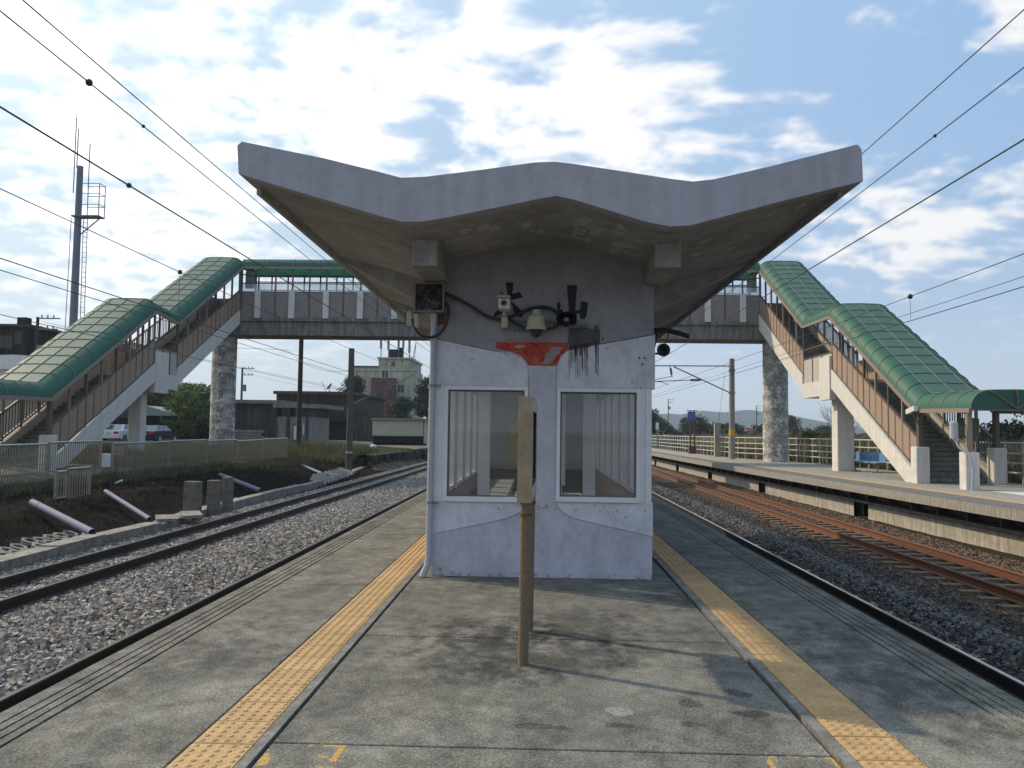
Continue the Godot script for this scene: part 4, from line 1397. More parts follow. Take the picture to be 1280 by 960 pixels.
func build_footbridge() -> void:
	var fb := thing("footbridge", "covered concrete footbridge with green translucent roof and stairs at both ends", "footbridge")
	var zf := -47.6
	var zb := -50.1
	var xl := -17.45
	var xr := 12.7
	part("girder", bx(V(-19.95, 7.0, zb + 0.12), V(15.2, 7.82, zf - 0.14)), mats.beam, fb)
	part("deck", bx(V(-20.05, 7.821, zb - 0.02), V(15.3, 8.06, zf)), mats.beam, fb)
	for x in [-18.75, 13.85]:
		var b := B.new()
		b.lathe(V(x, 0, -48.75), [Vector2(0.71, -0.5), Vector2(0.71, 7.0), Vector2(0.0, 7.0)], 28)
		part("pier", b, mats.pier, fb)
	# walls of the deck
	var n := 30
	for k in n + 1:
		var x := lerpf(xl, xr, float(k) / n)
		for z in [zf - 0.06, zb + 0.06]:
			part("deck_post", bx(V(x - 0.04, 8.0, z - 0.04), V(x + 0.04, 10.94, z + 0.04)), mats.mullion, fb)
			if k % 2 == 1 and z > zb + 1.0: part("pilaster", bx(V(x - 0.17, 7.98, z + 0.045), V(x + 0.17, 9.62, z + 0.16)), mats.whitepier, fb)
			if k < n:
				var x2 := lerpf(xl, xr, float(k + 1) / n)
				part("deck_panel", bx(V(x + 0.05, 8.06, z - 0.03), V(x2 - 0.05, 9.5, z + 0.03)), mat("deckpanel", 0.27, 0.245, 0.22, 0.85, "runs", 0.3), fb)
				part("screen", bx(V(x + 0.05, 9.56, z - 0.008), V(x2 - 0.05, 10.0, z + 0.008)), glass("screen", Color(0.8, 0.83, 0.86), 0.35), fb)
	for z in [zf - 0.06, zb + 0.06]:
		for y in [9.53, 10.04, 10.55]:
			var b := B.new()
			b.bar(V(xl, y, z), V(xr, y, z), 0.06, 0.055)
			part("deck_rail", b, mats.mullion, fb)
	# stair heads: end and back walls
	for q in [[-19.95, xl], [xr, 15.2]]:
		part("deck_panel", bx(V(q[0], 8.06, zb), V(q[1], 9.5, zb + 0.07)), mats.deckpanel, fb)
		var xe: float = -19.95 if q[0] < 0 else 15.13
		part("deck_panel", bx(V(xe, 8.06, zb + 0.08), V(xe + 0.07, 9.5, zf)), mats.deckpanel, fb)
		for x in [q[0], q[1]]:
			for z in [zb + 0.05, zf - 0.05]: part("deck_post", bx(V(x - 0.055, 7.9, z - 0.055), V(x + 0.055, 10.94, z + 0.055)), mats.mullion, fb)
		var sx: float = xl + 0.45 if q[0] < 0 else xr - 0.45
		part("notice_panel", bx(V(sx - 0.28, 9.75, zf - 0.2), V(sx + 0.28, 10.75, zf - 0.16)), mat("panelgrey", 0.16, 0.15, 0.15, 0.6), fb)
	var st := []
	for k in 21: st.append(lerpf(xl, xr, k / 20.0))
	swept_roof(fb, func(x: float, q: Vector2) -> Vector3: return V(x, 11.0 + q.y, zf + 0.06 - q.x), st, zf - zb + 0.12, true)
	stair_half(fb, xr, 15.2, zf, -39.85, -36.0, -28.1, -24.6, [[zb, 11.0], [zf, 11.0], [-39.85, 6.78], [-36.2, 6.74], [-28.2, 2.46], [-24.6, 2.38]])
	stair_half(fb, xl, -19.95, zf + 0.3, -39.3, -36.9, -29.2, -22.4, [[zb, 11.0], [zf, 11.0], [-39.3, 6.58], [-36.9, 6.82], [-29.1, 2.52], [-22.4, 2.46]])
	# gable of the awning over the right stair foot, with its truss
	var gp := []
	var w := 2.62
	for r in section(w):
		for q in r: gp.append([12.64 + q.x, 2.38 + q.y - 0.01])
	var gb := B.new()
	gb.prism(P(gp), -24.585, -24.57, 2)
	part("gable_panel", gb, mats.green, fb)
	for q in [[13.95, 2.38, 13.95, 2.92], [13.95, 2.38, 13.2, 2.9], [13.95, 2.38, 14.7, 2.9], [12.64, 2.34, 15.26, 2.34]]:
		var b := B.new()
		b.bar(V(q[0], q[1], -24.54), V(q[2], q[3], -24.54), 0.05, 0.06)
		part("truss_bar", b, mats.mullion, fb)
	# things fixed to the stair foot
	var cc := thing("security_camera", "white bullet camera fixed to the awning edge over the stair foot", "camera")
	var b := B.new()
	b.cbox(V(12.5, 2.42, -28.1), V(0.14, 0.16, 0.62), Basis(Vector3.RIGHT, -0.18))
	part("housing", b, mats.white, cc)
	b = B.new()
	b.tube([V(12.5, 2.36, -28.0), V(12.55, 2.1, -27.9), V(12.6, 1.92, -27.8), V(12.66, 2.0, -27.75)], 0.03, 0.03, 8)
	part("arm", b, mats.black, cc)
	var cb := thing("card_reader", "grey card reader box strapped to the awning post with a bent conduit", "ticket reader")
	b = B.new()
	b.bev(V(12.18, 1.5, -24.98), V(12.38, 2.0, -24.78), 0.04)
	part("box", b, mats.grey, cb)
	b = B.new()
	b.tube([V(12.3, 1.5, -24.86), V(12.36, 1.25, -24.78), V(12.55, 1.0, -24.55), V(12.62, 0.6, -24.48), V(12.6, 0.25, -24.48), V(12.58, 0.0, -24.48)], 0.035, 0.035, 8)
	part("conduit", b, mats.grey, cb)
	b = B.new()
	b.bar(V(12.3, 1.9, -24.88), V(12.66, 1.9, -24.88), 0.03, 0.03)
	b.bar(V(12.3, 1.55, -24.88), V(12.66, 1.55, -24.88), 0.03, 0.03)
	part("strap", b, mats.black, cb)
	var tv := thing("ticket_machine", "olive green box on a post under the stair awning", "ticket machine")
	b = B.new()
	b.bev(V(13.55, 1.55, -27.2), V(14.1, 2.15, -26.9), 0.03)
	part("cabinet", b, mat("olive", 0.10, 0.12, 0.07, 0.6), tv)
	b = B.new()
	b.rod(V(13.82, 0.0, -27.05), V(13.82, 1.55, -27.05), 0.05, 8)
	part("post", b, mats.steel, tv)

# ------------------------------------------------------------------ left of the tracks
const KERB := [[-9.3, -2.0], [-9.38, -14.4], [-9.42, -18.0], [-9.32, -20.5], [-9.7, -23.8], [-9.9, -28.3], [-10.0, -33.0], [-10.06, -38.0], [-10.3, -43.0], [-10.5, -47.0], [-11.2, -53.5], [-11.3, -56.0]]

func build_left_side() -> void:
	var k := thing("drain_kerb", "uneven concrete drain kerb between the second track and the dark embankment", "kerb")
	for i in KERB.size() - 1:
		var a := Vector2(KERB[i][0], KERB[i][1])
		var c := Vector2(KERB[i + 1][0], KERB[i + 1][1])
		if a.y < -40.0 and a.y > -46.0: continue
		var n := maxi(1, int(round(a.distance_to(c) / 2.2)))
		for j in n:
			var p := a.lerp(c, float(j) / n + 0.004)
			var q := a.lerp(c, float(j + 1) / n - 0.004)
			var w := 0.42 if a.y > -24.0 else 0.34
			var y := -0.87 + rng.randf_range(-0.025, 0.025)
			var b := B.new()
			b.hexa([V(p.x, -1.3, p.y), V(p.x - w, -1.3, p.y), V(p.x - w, y, p.y), V(p.x, y, p.y), V(q.x, -1.3, q.y), V(q.x - w, -1.3, q.y), V(q.x - w, y + 0.01, q.y), V(q.x, y + 0.01, q.y)])
			part("kerb_stone", b, mats.concrete, k)
	for i in 9:
		var b := B.new()
		var z := -39.2 - i * 0.95
		b.cbox(V(-10.35 - i * 0.06, -0.86, z), V(0.75, 0.09, 0.72), Basis(Vector3.UP, 0.15) * Basis(Vector3.BACK, -0.3) * Basis(Vector3.RIGHT, 0.35 + rng.randf_range(-0.08, 0.08)))
		solo("leaning_slab", b, mats.concrete, "precast concrete slab, one of a leaning row beside the far end of the drain kerb", "slab", "leaning precast slabs")
	for q in [[-9.3, -22.2, 0.5, 0.8, "flat broken cover slab lying in front of the upright blocks"], [-9.55, -21.2, 0.45, 0.7, "flat pale cover slab on the kerb before the upright blocks"]]:
		var b := B.new()
		b.cbox(V(q[0], -0.82, q[1]), V(q[2], 0.08, q[3]), Basis(Vector3.UP, 0.5) * Basis(Vector3.RIGHT, 0.06))
		solo("cover_slab", b, mats.concrete, q[4], "slab")
	# low stone retaining wall of the yard
	var rw := thing("retaining_wall", "low dark rubble retaining wall of the gravel yard beside the far track", "wall")
	for i in 26:
		for j in 2:
			var b := B.new()
			var z := -56.0 - i * 1.0 - j * 0.4
			var x := -11.3 + 0.035 * i
			b.bev(V(x - 0.4, -1.2 + j * 0.5, z - 0.97), V(x + rng.randf_range(-0.04, 0.04), -0.72 + j * 0.52, z), 0.05)
			part("stone", b, mats.dimwall if rng.randf() < 0.5 else mats.darkwall, rw)
	# honeycomb slope blocks
	var hc := thing("slope_blocks", "grey honeycomb concrete slope blocks at the foot of the dark embankment", "slope blocks")
	for i in 16:
		for j in 3:
			var b := B.new()
			var z := -13.2 - i * 0.38 - (0.19 if j == 1 else 0.0)
			var x := -10.05 - j * 0.34
			var y := gy(x, z) + 0.03
			b.lathe(V(x, y, z), [Vector2(0.185, -0.06), Vector2(0.185, 0.04), Vector2(0.11, 0.04), Vector2(0.11, -0.06)], 6, Basis(Vector3.BACK, -0.3))
			part("block", b, mats.concrete, hc)
	# plastic drain pipes on the slope
	var pl := [[-9.72, -0.83, -18.0, -12.2, -0.36, -19.8, 0.085, "thick lilac plastic drain pipe lying down the slope, nearest the camera"], [-9.8, -0.83, -20.85, -12.2, -0.33, -23.2, 0.06, "thinner lilac drain pipe on the slope behind the small fence panel"], [-10.35, -0.82, -30.9, -12.9, -0.40, -33.5, 0.085, "lilac drain pipe on the slope beyond the upright blocks"], [-10.45, -0.80, -41.2, -12.95, -0.48, -45.5, 0.075, "pale drain pipe on the slope beside the leaning slabs"]]
	for q in pl:
		var b := B.new()
		b.tube([V(q[0], q[1] + 0.02, q[2]), V(q[0] + (q[3] - q[0]) * 0.8, q[1] + (q[4] - q[1]) * 0.8 + 0.02, q[2] + (q[5] - q[2]) * 0.8), V(q[3], q[4] + 0.02, q[5])], q[6], q[6], 14, false)
		b.tube([V(q[3], q[4] + 0.02, q[5]), V(q[0], q[1] + 0.02, q[2])], q[6] * 0.88, q[6] * 0.88, 14, false)
		var pp := solo("drain_pipe", b, mats.lilac, q[7], "pipe", "drain pipes on the slope")
		b = B.new()
		var m := V(q[0], q[1], q[2]).lerp(V(q[3], q[4], q[5]), 0.86) + V(0, 0.02, 0)
		var dd := (V(q[3], q[4], q[5]) - V(q[0], q[1], q[2])).normalized()
		b.tube([m, m + dd * 0.12], q[6] * 1.08, q[6] * 1.08, 14)
		part("joint_ring", b, mats.lilac, pp)
	# upright concrete block stacks
	var bl := [[-9.86, -23.0, 0.40, 0.01, "pale upright concrete block stack by the track, largest and leftmost of three"], [-9.72, -24.3, 0.30, -0.03, "middle one of three upright concrete block stacks by the track"], [-9.62, -25.2, 0.24, 0.02, "narrow upright concrete block stack, rightmost of three by the track"]]
	for q in bl:
		var t := thing("block_stack", q[4], "concrete blocks", "upright concrete blocks by the track")
		for j in 2:
			var b := B.new()
			b.bev(V(q[0] - 0.02, -1.15 if j == 0 else -0.44, q[1] - 0.3), V(q[0] + q[2], -0.45 if j == 0 else q[3], q[1]), 0.015)
			part("block", b, mat("blockgrey", 0.22, 0.205, 0.18, 0.92, "concrete", 1.2, 0.3), t)
	# picket fence
	var fc := thing("picket_fence", "cream metal picket fence with silver top rail along the embankment top", "fence")
	var fx := -15.0
	var pk := B.new()
	pk.box(V(-0.011, 0.0, -0.011), V(0.011, 1.0, 0.011))
	var pkm := pk.mesh()
	var segs := [[-21.0, -25.0, 0.0], [-25.05, -28.1, 0.06], [-28.9, -33.4, -0.02], [-33.5, -37.2, 0.03], [-37.3, -41.0, 0.0], [-41.1, -44.8, -0.04], [-44.9, -49.3, 0.02]]
	for g in segs:
		var y: float = -0.24 + g[2]
		for z in [g[0], g[1]]:
			var b := B.new()
			b.box(V(fx - 0.03, y - 0.3, z - 0.03), V(fx + 0.03, y + 1.2, z + 0.03))
			part("post", b, mats.fence, fc)
		for h in [0.08, 1.18]:
			var b := B.new()
			b.rod(V(fx, y + h, g[0]), V(fx, y + h + 0.02, g[1]), 0.032 if h > 1 else 0.022, 8)
			part("rail", b, mats.galv if h > 1 else mats.fence, fc)
		if g[0] > -22.0:
			for h in [0.35, 0.6, 0.85]:
				var b := B.new()
				b.rod(V(fx, y + h, g[0]), V(fx, y + h, g[1]), 0.012, 6)
				part("rail", b, mats.fence, fc)
		var n := int(absf(g[1] - g[0]) / 0.118)
		for i in range(1, n):
			var z := lerpf(g[0], g[1], float(i) / n)
			part("picket", pkm, mats.fence, fc, V(fx, y + 0.09, z), Basis.from_scale(V(1, 1.09, 1)))
	part("footing", ribbon(func(_z: float) -> float: return -15.15, func(_z: float) -> float: return -14.86, -0.7, -0.27, -20.0, -50.0, 4.0), mats.concrete, fc)
	var gp := thing("fence_panel", "small separate cream picket fence panel standing lower on the slope", "fence")
	for q in [[-22.1, 0.31], [-22.62, 0.31], [-22.66, 0.36], [-23.8, 0.38]]:
		part("post", bx(V(-13.03, -0.75, q[0] - 0.03), V(-12.97, q[1], q[0] + 0.03)), mats.fence, gp)
	for q in [[-22.1, -22.62, 0.27, -0.45], [-22.66, -23.8, 0.33, -0.55]]:
		for h in [q[2], q[3]]:
			var b := B.new()
			b.rod(V(-13, h, q[0]), V(-13, h, q[1]), 0.03, 8)
			part("rail", b, mats.galv if h > 0 else mats.fence, gp)
		var n := int(absf(q[1] - q[0]) / 0.118)
		for i in range(1, n): part("picket", pkm, mats.fence, gp, V(-13, q[3], lerpf(q[0], q[1], float(i) / n)), Basis.from_scale(V(1, q[2] - q[3], 1)))
	# small white utility box in the fence gap
	var ub := thing("utility_box", "small white utility box on a post in the gap of the picket fence", "utility box")
	var b0 := B.new()
	b0.bev(V(-15.1, 0.12, -28.62), V(-14.9, 0.58, -28.3), 0.02)
	part("case", b0, mats.white, ub)
	b0 = B.new()
	b0.rod(V(-15, -0.35, -28.46), V(-15, 0.12, -28.46), 0.025)
	part("post", b0, mats.steel, ub)
	var sg := thing("drain_valve", "white valve cap lying by the slope at the fence gap", "valve cap")
	b0 = B.new()
	b0.tube([V(-14.2, gy(-14.2, -27.6) + 0.03, -27.6), V(-14.05, gy(-14.2, -27.6) + 0.12, -27.8)], 0.03, 0.04, 10)
	part("cap", b0, mats.white, sg)
	sedan("parked_car", "white sedan parked under the left stair, half hidden by the stair pier", mats.carwhite, V(-33.0, 0.32, -65.0))
	sedan("parked_car", "dark navy sedan parked beyond the fence, tail lights towards the tracks", mats.navy, V(-30.5, 0.31, -65.6))
	bicycle(V(-16.0, -0.2, -31.2))
	# poles
	var cp := thing("catenary_pole", "grey concrete overhead line pole with red and white band beside the yard corner", "pole")
	b0 = B.new()
	b0.tube([V(-10.85, -1.3, -47.6), V(-10.85, 6.25, -47.6)], 0.2, 0.165, 16)
	part("shaft", b0, mat("poledark", 0.15, 0.135, 0.115, 0.9, "streak", 0.6), cp)
	for q in [[0.18, 0.30, "pale"], [-0.12, 0.17, "redtrim"]]:
		b0 = B.new()
		b0.tube([V(-10.85, q[0], -47.6), V(-10.85, q[1], -47.6)], 0.196, 0.194, 16, false)
		part("band", b0, mats[q[2]], cp)
	b0 = B.new()
	b0.rod(V(-10.7, 3.0, -47.6), V(-7.2, 4.75, -47.6), 0.03)
	b0.rod(V(-10.7, 4.9, -47.6), V(-7.0, 4.95, -47.6), 0.022)
	part("arm", b0, mats.mast, cp)
	b0 = B.new()
	b0.rod(V(-10.65, 3.03, -47.6), V(-10.0, 3.36, -47.6), 0.06, 8)
	part("insulator", b0, mats.mast, cp)
	var wp := thing("telegraph_pole", "plain dark pole rising to the bridge girder in front of the low gatehouse", "pole")
	b0 = B.new()
	b0.tube([V(-16.4, 0.0, -56.5), V(-16.4, 10.4, -56.5)], 0.17, 0.15, 14)
	part("shaft", b0, mats.woodpole, wp)

func sedan(called: String, label: String, paint: Material, at: Vector3) -> void: # nose towards -z
	var t := thing(called, label, "car", "cars parked beyond the fence", at)
	var prof := [[2.15, 0.35], [2.2, 0.62], [2.12, 0.92], [1.95, 0.98], [1.25, 1.0], [-0.8, 0.95], [-1.9, 0.82], [-2.18, 0.62], [-2.2, 0.32], [-1.75, 0.22], [1.8, 0.24]]
	var b := B.new()
	# body: three slices across so that the flanks curve
	var ws := [[0.84, 0.96], [0.80, 1.0], [0.55, 1.015]]
	var rings := []
	for q in [[-0.86, 0.93], [-0.80, 1.0], [0.80, 1.0], [0.86, 0.93]]:
		var r := []
		for p in prof: r.append(V(q[0], 0.5 + (p[1] - 0.5) * q[1], p[0] * (0.985 if absf(q[0]) > 0.83 else 1.0)))
		rings.append(r)
	for i in 3:
		for j in prof.size():
			var k := (j + 1) % prof.size()
			b.quad(rings[i][j], rings[i][k], rings[i + 1][k], rings[i + 1][j], (rings[i][j] + rings[i + 1][k]) / 2.0 - V(0, 0.5, 0))
	for e in [0, 3]:
		var c := V(rings[e][0].x, 0.6, 0)
		for j in prof.size(): b.tri(c, rings[e][j], rings[e][(j + 1) % prof.size()], V(c.x, 0, 0))
	part("body", b, paint, t)
	b = B.new()
	var lo := [V(-0.74, 0.97, 1.62), V(0.74, 0.97, 1.62), V(0.76, 0.95, -0.95), V(-0.76, 0.95, -0.95)]
	var hi := [V(-0.58, 1.40, 0.85), V(0.58, 1.40, 0.85), V(0.6, 1.40, -0.3), V(-0.6, 1.40, -0.3)]
	b.hexa([lo[0], lo[1], lo[2], lo[3], hi[0], hi[1], hi[2], hi[3]])
	part("cabin", b, paint, t)
	var pane := func(a: Vector3, c: Vector3, e: Vector3, f: Vector3, out: Vector3) -> void:
		var q := B.new()
		var m := (a + c + e + f) / 4.0
		var v := []
		for x in [a, c, e, f]: v.append(m + (x - m) * 0.86 + out * 0.012)
		q.quad(v[0], v[1], v[2], v[3], out)
		part("window", q, mat("carglass", 0.10, 0.13, 0.15, 0.06), t)
	pane.call(lo[0], lo[1], hi[1], hi[0], V(0, 0.5, 0.85))
	pane.call(lo[3], lo[2], hi[2], hi[3], V(0, 0.6, -0.8))
	for s in [0, 1]:
		var o := V(1 if s else -1, 0.3, 0)
		var ia := 1 if s else 0
		var ib := 2 if s else 3
		var lm: Vector3 = lo[ia].lerp(lo[ib], 0.48)
		var hm: Vector3 = hi[ia].lerp(hi[ib], 0.48)
		pane.call(lo[ia].lerp(lo[ib], 0.08), lm, hm, hi[ia], o)
		pane.call(lm, lo[ib].lerp(lo[ia], 0.06), hi[ib], hm, o)
	for x in [-0.78, 0.78]:
		for z in [-1.35, 1.3]:
			var w := B.new()
			w.lathe(V(x, 0.31, z), [Vector2(0.2, 0.1), Vector2(0.29, 0.1), Vector2(0.31, 0.07), Vector2(0.31, -0.07), Vector2(0.29, -0.1), Vector2(0.0, -0.1)], 18, Basis(Vector3.BACK, -PI / 2 * signf(x)))
			var wh := part("wheel", w, mats.tyre, t)
			w = B.new()
			w.lathe(V(x, 0.31, z), [Vector2(0.2, 0.1), Vector2(0.17, 0.085), Vector2(0.05, 0.1), Vector2(0, 0.1)], 14, Basis(Vector3.BACK, -PI / 2 * signf(x)))
			part("hubcap", w, mats.hub, wh)
		b = B.new()
		b.bev(V(signf(x) * 0.60 - 0.2, 0.68, 2.11), V(signf(x) * 0.60 + 0.2, 0.86, 2.19), 0.01)
		part("tail_light", b, mats.tail, t)
	part("bumper", bx(V(-0.82, 0.34, 2.12), V(0.82, 0.56, 2.25)), paint, t)
	part("number_plate", bx(V(-0.19, 0.64, 2.185), V(0.19, 0.78, 2.2)), mats.cream, t)

func bicycle(at: Vector3) -> void:
	var t := thing("bicycle", "red bicycle with pale basket leaning behind the picket fence", "bicycle", "", at, 0.55)
	var turn := Basis(Vector3.UP, PI / 2)
	for z in [-0.52, 0.52]:
		var b := B.new()
		b.ring(V(0, 0.33, z), turn, 0.32, 0.02, 24, 6)
		var w := part("wheel", b, mats.tyre, t)
		b = B.new()
		for i in 8:
			var a := TAU * i / 8
			b.rod(V(0, 0.33, z), V(0, 0.33 + sin(a) * 0.31, z + cos(a) * 0.31), 0.004, 4)
		part("spokes", b, mats.steel, w)
	var f := B.new()
	for q in [[0, 0.33, -0.52, 0, 0.33, -0.05], [0, 0.33, -0.05, 0, 0.8, -0.2], [0, 0.33, -0.52, 0, 0.7, -0.17], [0, 0.33, -0.05, 0, 0.72, 0.35], [0, 0.7, -0.17, 0, 0.78, 0.34], [0, 0.33, 0.52, 0, 0.95, 0.32]]:
		f.rod(V(q[0], q[1], q[2]), V(q[3], q[4], q[5]), 0.018, 8)
	part("frame", f, mats.red, t)
	var b := B.new()
	b.tube([V(-0.28, 0.98, 0.22), V(-0.2, 1.0, 0.32), V(0.2, 1.0, 0.32), V(0.28, 0.98, 0.22)], 0.014, 0.014, 8)
	part("handlebar", b, mats.steel, t)
	b = B.new()
	b.ball(V(0, 0.84, -0.22), V(0.09, 0.04, 0.14), 10)
	part("saddle", b, mats.black, t)
	b = B.new()
	for y in [0.7, 0.78, 0.86, 0.94]:
		b.bar(V(-0.16, y, 0.42), V(0.16, y, 0.42), 0.012, 0.012); b.bar(V(-0.16, y, 0.68), V(0.16, y, 0.68), 0.012, 0.012)
		b.bar(V(-0.16, y, 0.42), V(-0.16, y, 0.68), 0.012, 0.012); b.bar(V(0.16, y, 0.42), V(0.16, y, 0.68), 0.012, 0.012)
	b.box(V(-0.16, 0.68, 0.42), V(0.16, 0.70, 0.68))
	part("basket", b, mats.white, t)

# ------------------------------------------------------------------ buildings and masts behind
func opening(t: Node3D, a: Vector3, c: Vector3, frame: Material, glazing: Material) -> void: # window in a wall that faces +z
	var w := part("window", bx(V(a.x, a.y, a.z - 0.02), V(c.x, c.y, a.z + 0.03)), frame, t)
	part("pane", bx(V(a.x + 0.08, a.y + 0.08, a.z + 0.031), V((a.x + c.x) / 2 - 0.03, c.y - 0.08, a.z + 0.035)), glazing, w)
	part("pane", bx(V((a.x + c.x) / 2 + 0.03, a.y + 0.08, a.z + 0.031), V(c.x - 0.08, c.y - 0.08, a.z + 0.035)), glazing, w)

func build_town() -> void:
	# low gatehouse
	var t := thing("gatehouse", "low grey gatehouse with flat overhanging roof and pale pillared front beyond the fence", "building")
	part("wall", bx(V(-31.5, 0.2, -88), V(-25.6, 4.0, -80.4)), mats.dimwall, t)
	part("wall", bx(V(-25.6, 0.2, -88), V(-22.3, 2.75, -80.2)), mat("shedpale", 0.36, 0.35, 0.32, 0.9, "streak", 0.2), t)
	part("clerestory", bx(V(-25.6, 2.75, -87.9), V(-22.35, 3.6, -80.7)), mats.glassdark, t)
	part("roof", bx(V(-31.8, 4.0, -88.4), V(-25.0, 4.35, -79.9)), mats.beam, t)
	part("roof", bx(V(-25.7, 3.6, -88.2), V(-20.8, 3.98, -79.6)), mats.beam, t)
	for x in [-25.55, -24.3, -22.45]: part("pillar", bx(V(x - 0.13, 0.2, -80.15), V(x + 0.13, 3.6, -79.95)), mats.dimwall, t)
	var dr := part("door", bx(V(-23.85, 0.2, -80.2), V(-23.2, 2.1, -80.14)), mat("rustdoor", 0.16, 0.09, 0.06, 0.8), t)
	part("pane", bx(V(-23.75, 0.5, -80.139), V(-23.5, 1.9, -80.12)), mats.white, dr)
	part("plaque", bx(V(-22.8, 1.0, -79.94), V(-22.68, 2.0, -79.92)), mats.white, t)
	# stacked timber by the wall
	for i in 4:
		var b := B.new()
		b.bev(V(-29.2, 0.25 + i * 0.3, -79.4), V(-26.6 + 0.2 * (i % 2), 0.5 + i * 0.3, -78.9), 0.03)
		solo("concrete_sleeper", b, mats.concrete, ["lowest", "second lowest", "second highest", "topmost"][i] + " of the grey sleepers stacked against the gatehouse wall", "sleeper", "stacked sleepers")
	# dark two storey house
	t = thing("house", "dark weathered two storey house with red roof edge behind the gatehouse", "building")
	part("wall", bx(V(-30.3, 0.3, -106), V(-21.4, 5.6, -95.0)), mats.darkwall, t)
	part("side_wing", bx(V(-21.39, 0.3, -105), V(-19.6, 5.3, -95.4)), mats.dimwall, t)
	part("roof_edge", bx(V(-30.6, 5.6, -106.3), V(-21.1, 5.95, -94.7)), mats.redtrim, t)
	part("roof_edge", bx(V(-21.09, 5.3, -105.2), V(-19.4, 5.5, -95.1)), mats.darkwall, t)
	for q in [[-24.9, 3.2, 1.1], [-23.0, 3.2, 0.9], [-27.5, 3.2, 1.2], [-24.9, 0.9, 1.0]]: opening(t, V(q[0], q[1], -95.0), V(q[0] + q[2], q[1] + 1.2, -95.0), mats.dimwall, mats.glassdark)
	for q in [-21.15, -20.2]: opening(t, V(q, 3.0, -95.4), V(q + 0.55, 4.2, -95.4), mats.dimwall, mats.glassdark)
	part("awning", bx(V(-26.5, 2.55, -95.0), V(-22.0, 2.65, -93.8)), mats.darkwall, t)
	var dish := thing("satellite_dish", "small satellite dish on the roof of the dark two storey house", "satellite dish")
	var b := B.new()
	b.lathe(V(-24.4, 6.6, -96), [Vector2(0, -0.12), Vector2(0.25, -0.08), Vector2(0.5, 0.02)], 14, Basis(Vector3.BACK, 0.9))
	part("reflector", b, mats.steel, dish)
	b = B.new()
	b.rod(V(-24.4, 5.95, -96), V(-24.4, 6.5, -96), 0.05)
	b.rod(V(-24.8, 5.95, -96), V(-25.3, 7.2, -96), 0.03)
	part("mount", b, mats.steel, dish)
	# tall cream block with antennas
	t = thing("apartment_block", "tall cream block with maroon centre bay and rooftop antennas behind the trees", "building")
	part("wall", bx(V(-27.0, 0.3, -134), V(-18.8, 10.75, -120)), mats.tower, t)
	part("bay", bx(V(-24.1, 0.3, -120), V(-20.7, 9.15, -118.6)), mats.brickred, t)
	part("roof_house", bx(V(-23.4, 10.75, -132), V(-18.8, 12.0, -120.3)), mats.tower, t)
	part("parapet", bx(V(-27.1, 10.75, -134.1), V(-23.42, 10.95, -119.9)), mats.dimwall, t)
	part("parapet", bx(V(-23.6, 12.0, -132.2), V(-18.6, 12.25, -120.1)), mats.tower, t)
	for q in [[-20.5, 1.0], [-20.5, 4.0], [-20.5, 7.0]]:
		opening(t, V(q[0], q[1], -120.0), V(q[0] + 1.0, q[1] + 1.3, -120.0), mats.tower, mats.glassdark)
	for q in [[-23.2, 6.2], [-21.7, 6.2], [-23.2, 3.2]]: opening(t, V(q[0], q[1], -118.6), V(q[0] + 0.8, q[1] + 1.3, -118.6), mats.brickred, mats.glassdark)
	opening(t, V(-21.6, 10.9, -120.3), V(-20.9, 11.7, -120.3), mats.tower, mats.glassdark)
	opening(t, V(-22.9, 9.2, -120.0), V(-21.8, 10.4, -120.0), mats.white, mats.glassdark)
	for q in [[-23.2, 15.8], [-22.1, 15.6], [-20.6, 15.7], [-19.9, 15.9], [-19.0, 15.2]]:
		b = B.new()
		b.rod(V(q[0], 12.2, -121), V(q[0], q[1], -121), 0.07)
		var an := part("antenna_mast", b, mats.mast, t)
		b = B.new()
		b.box(V(q[0] - 0.16, q[1] - 2.2, -120.9), V(q[0] + 0.16, q[1] - 0.3, -120.75))
		part("antenna", b, mats.steel, an)
	for q in [[-21.4, 13.2, 0.75, 1.3], [-20.4, 13.0, 0.35, 1.6]]:
		b = B.new()
		b.tube([V(q[0], 12.2, -121.5), V(q[0], 12.2 + q[3], -121.5)], q[2], q[2], 14)
		part("water_tank", b, mats.darkwall, t)
	var lm := thing("lattice_mast", "slim lattice mast on the right roof corner of the cream block", "mast")
	for s in [[-0.25, -0.25], [0.25, -0.25], [0, 0.25]]:
		b = B.new()
		b.rod(V(-18.4 + s[0], 10.7, -120 + s[1]), V(-17.9, 14.6, -120), 0.03)
		part("leg", b, mats.steel, lm)
	for i in 6:
		b = B.new()
		var f := i / 6.0
		b.bar(V(-18.65 + 0.75 * f, 10.75 + 3.9 * f, -120.2), V(-18.1 + 0.3 * f, 10.75 + 3.9 * (f + 0.14), -120.2), 0.03, 0.03)
		part("brace", b, mats.steel, lm)
	# corrugated container shed
	t = thing("container_shed", "cream corrugated metal shed on dark skids at the end of the yard", "shed")
	b = B.new()
	var x := -15.0
	while x < -10.4:
		b.bev(V(x, 1.05, -77), V(x + 0.14, 2.5, -75.0), 0.03)
		b.box(V(x + 0.14, 1.05, -76.98), V(x + 0.23, 2.5, -75.03))
		x += 0.23
	part("corrugated_wall", b, mats.corrugated, t)
	part("end_wall", bx(V(-10.35, 0.4, -76.9), V(-9.2, 2.5, -75.1)), mats.corrugated, t)
	part("roof", bx(V(-15.15, 2.5, -77.2), V(-9.0, 2.66, -74.8)), mats.steel, t)
	part("plinth", bx(V(-15.0, 0.2, -76.9), V(-10.36, 1.05, -75.3)), mats.darkwall, t)
	for y in [0.95, 0.72, 0.5]: part("skid", bx(V(-15.0, y, -75.2), V(-10.4, y + 0.09, -74.9)), mats.black, t)
	b = B.new()
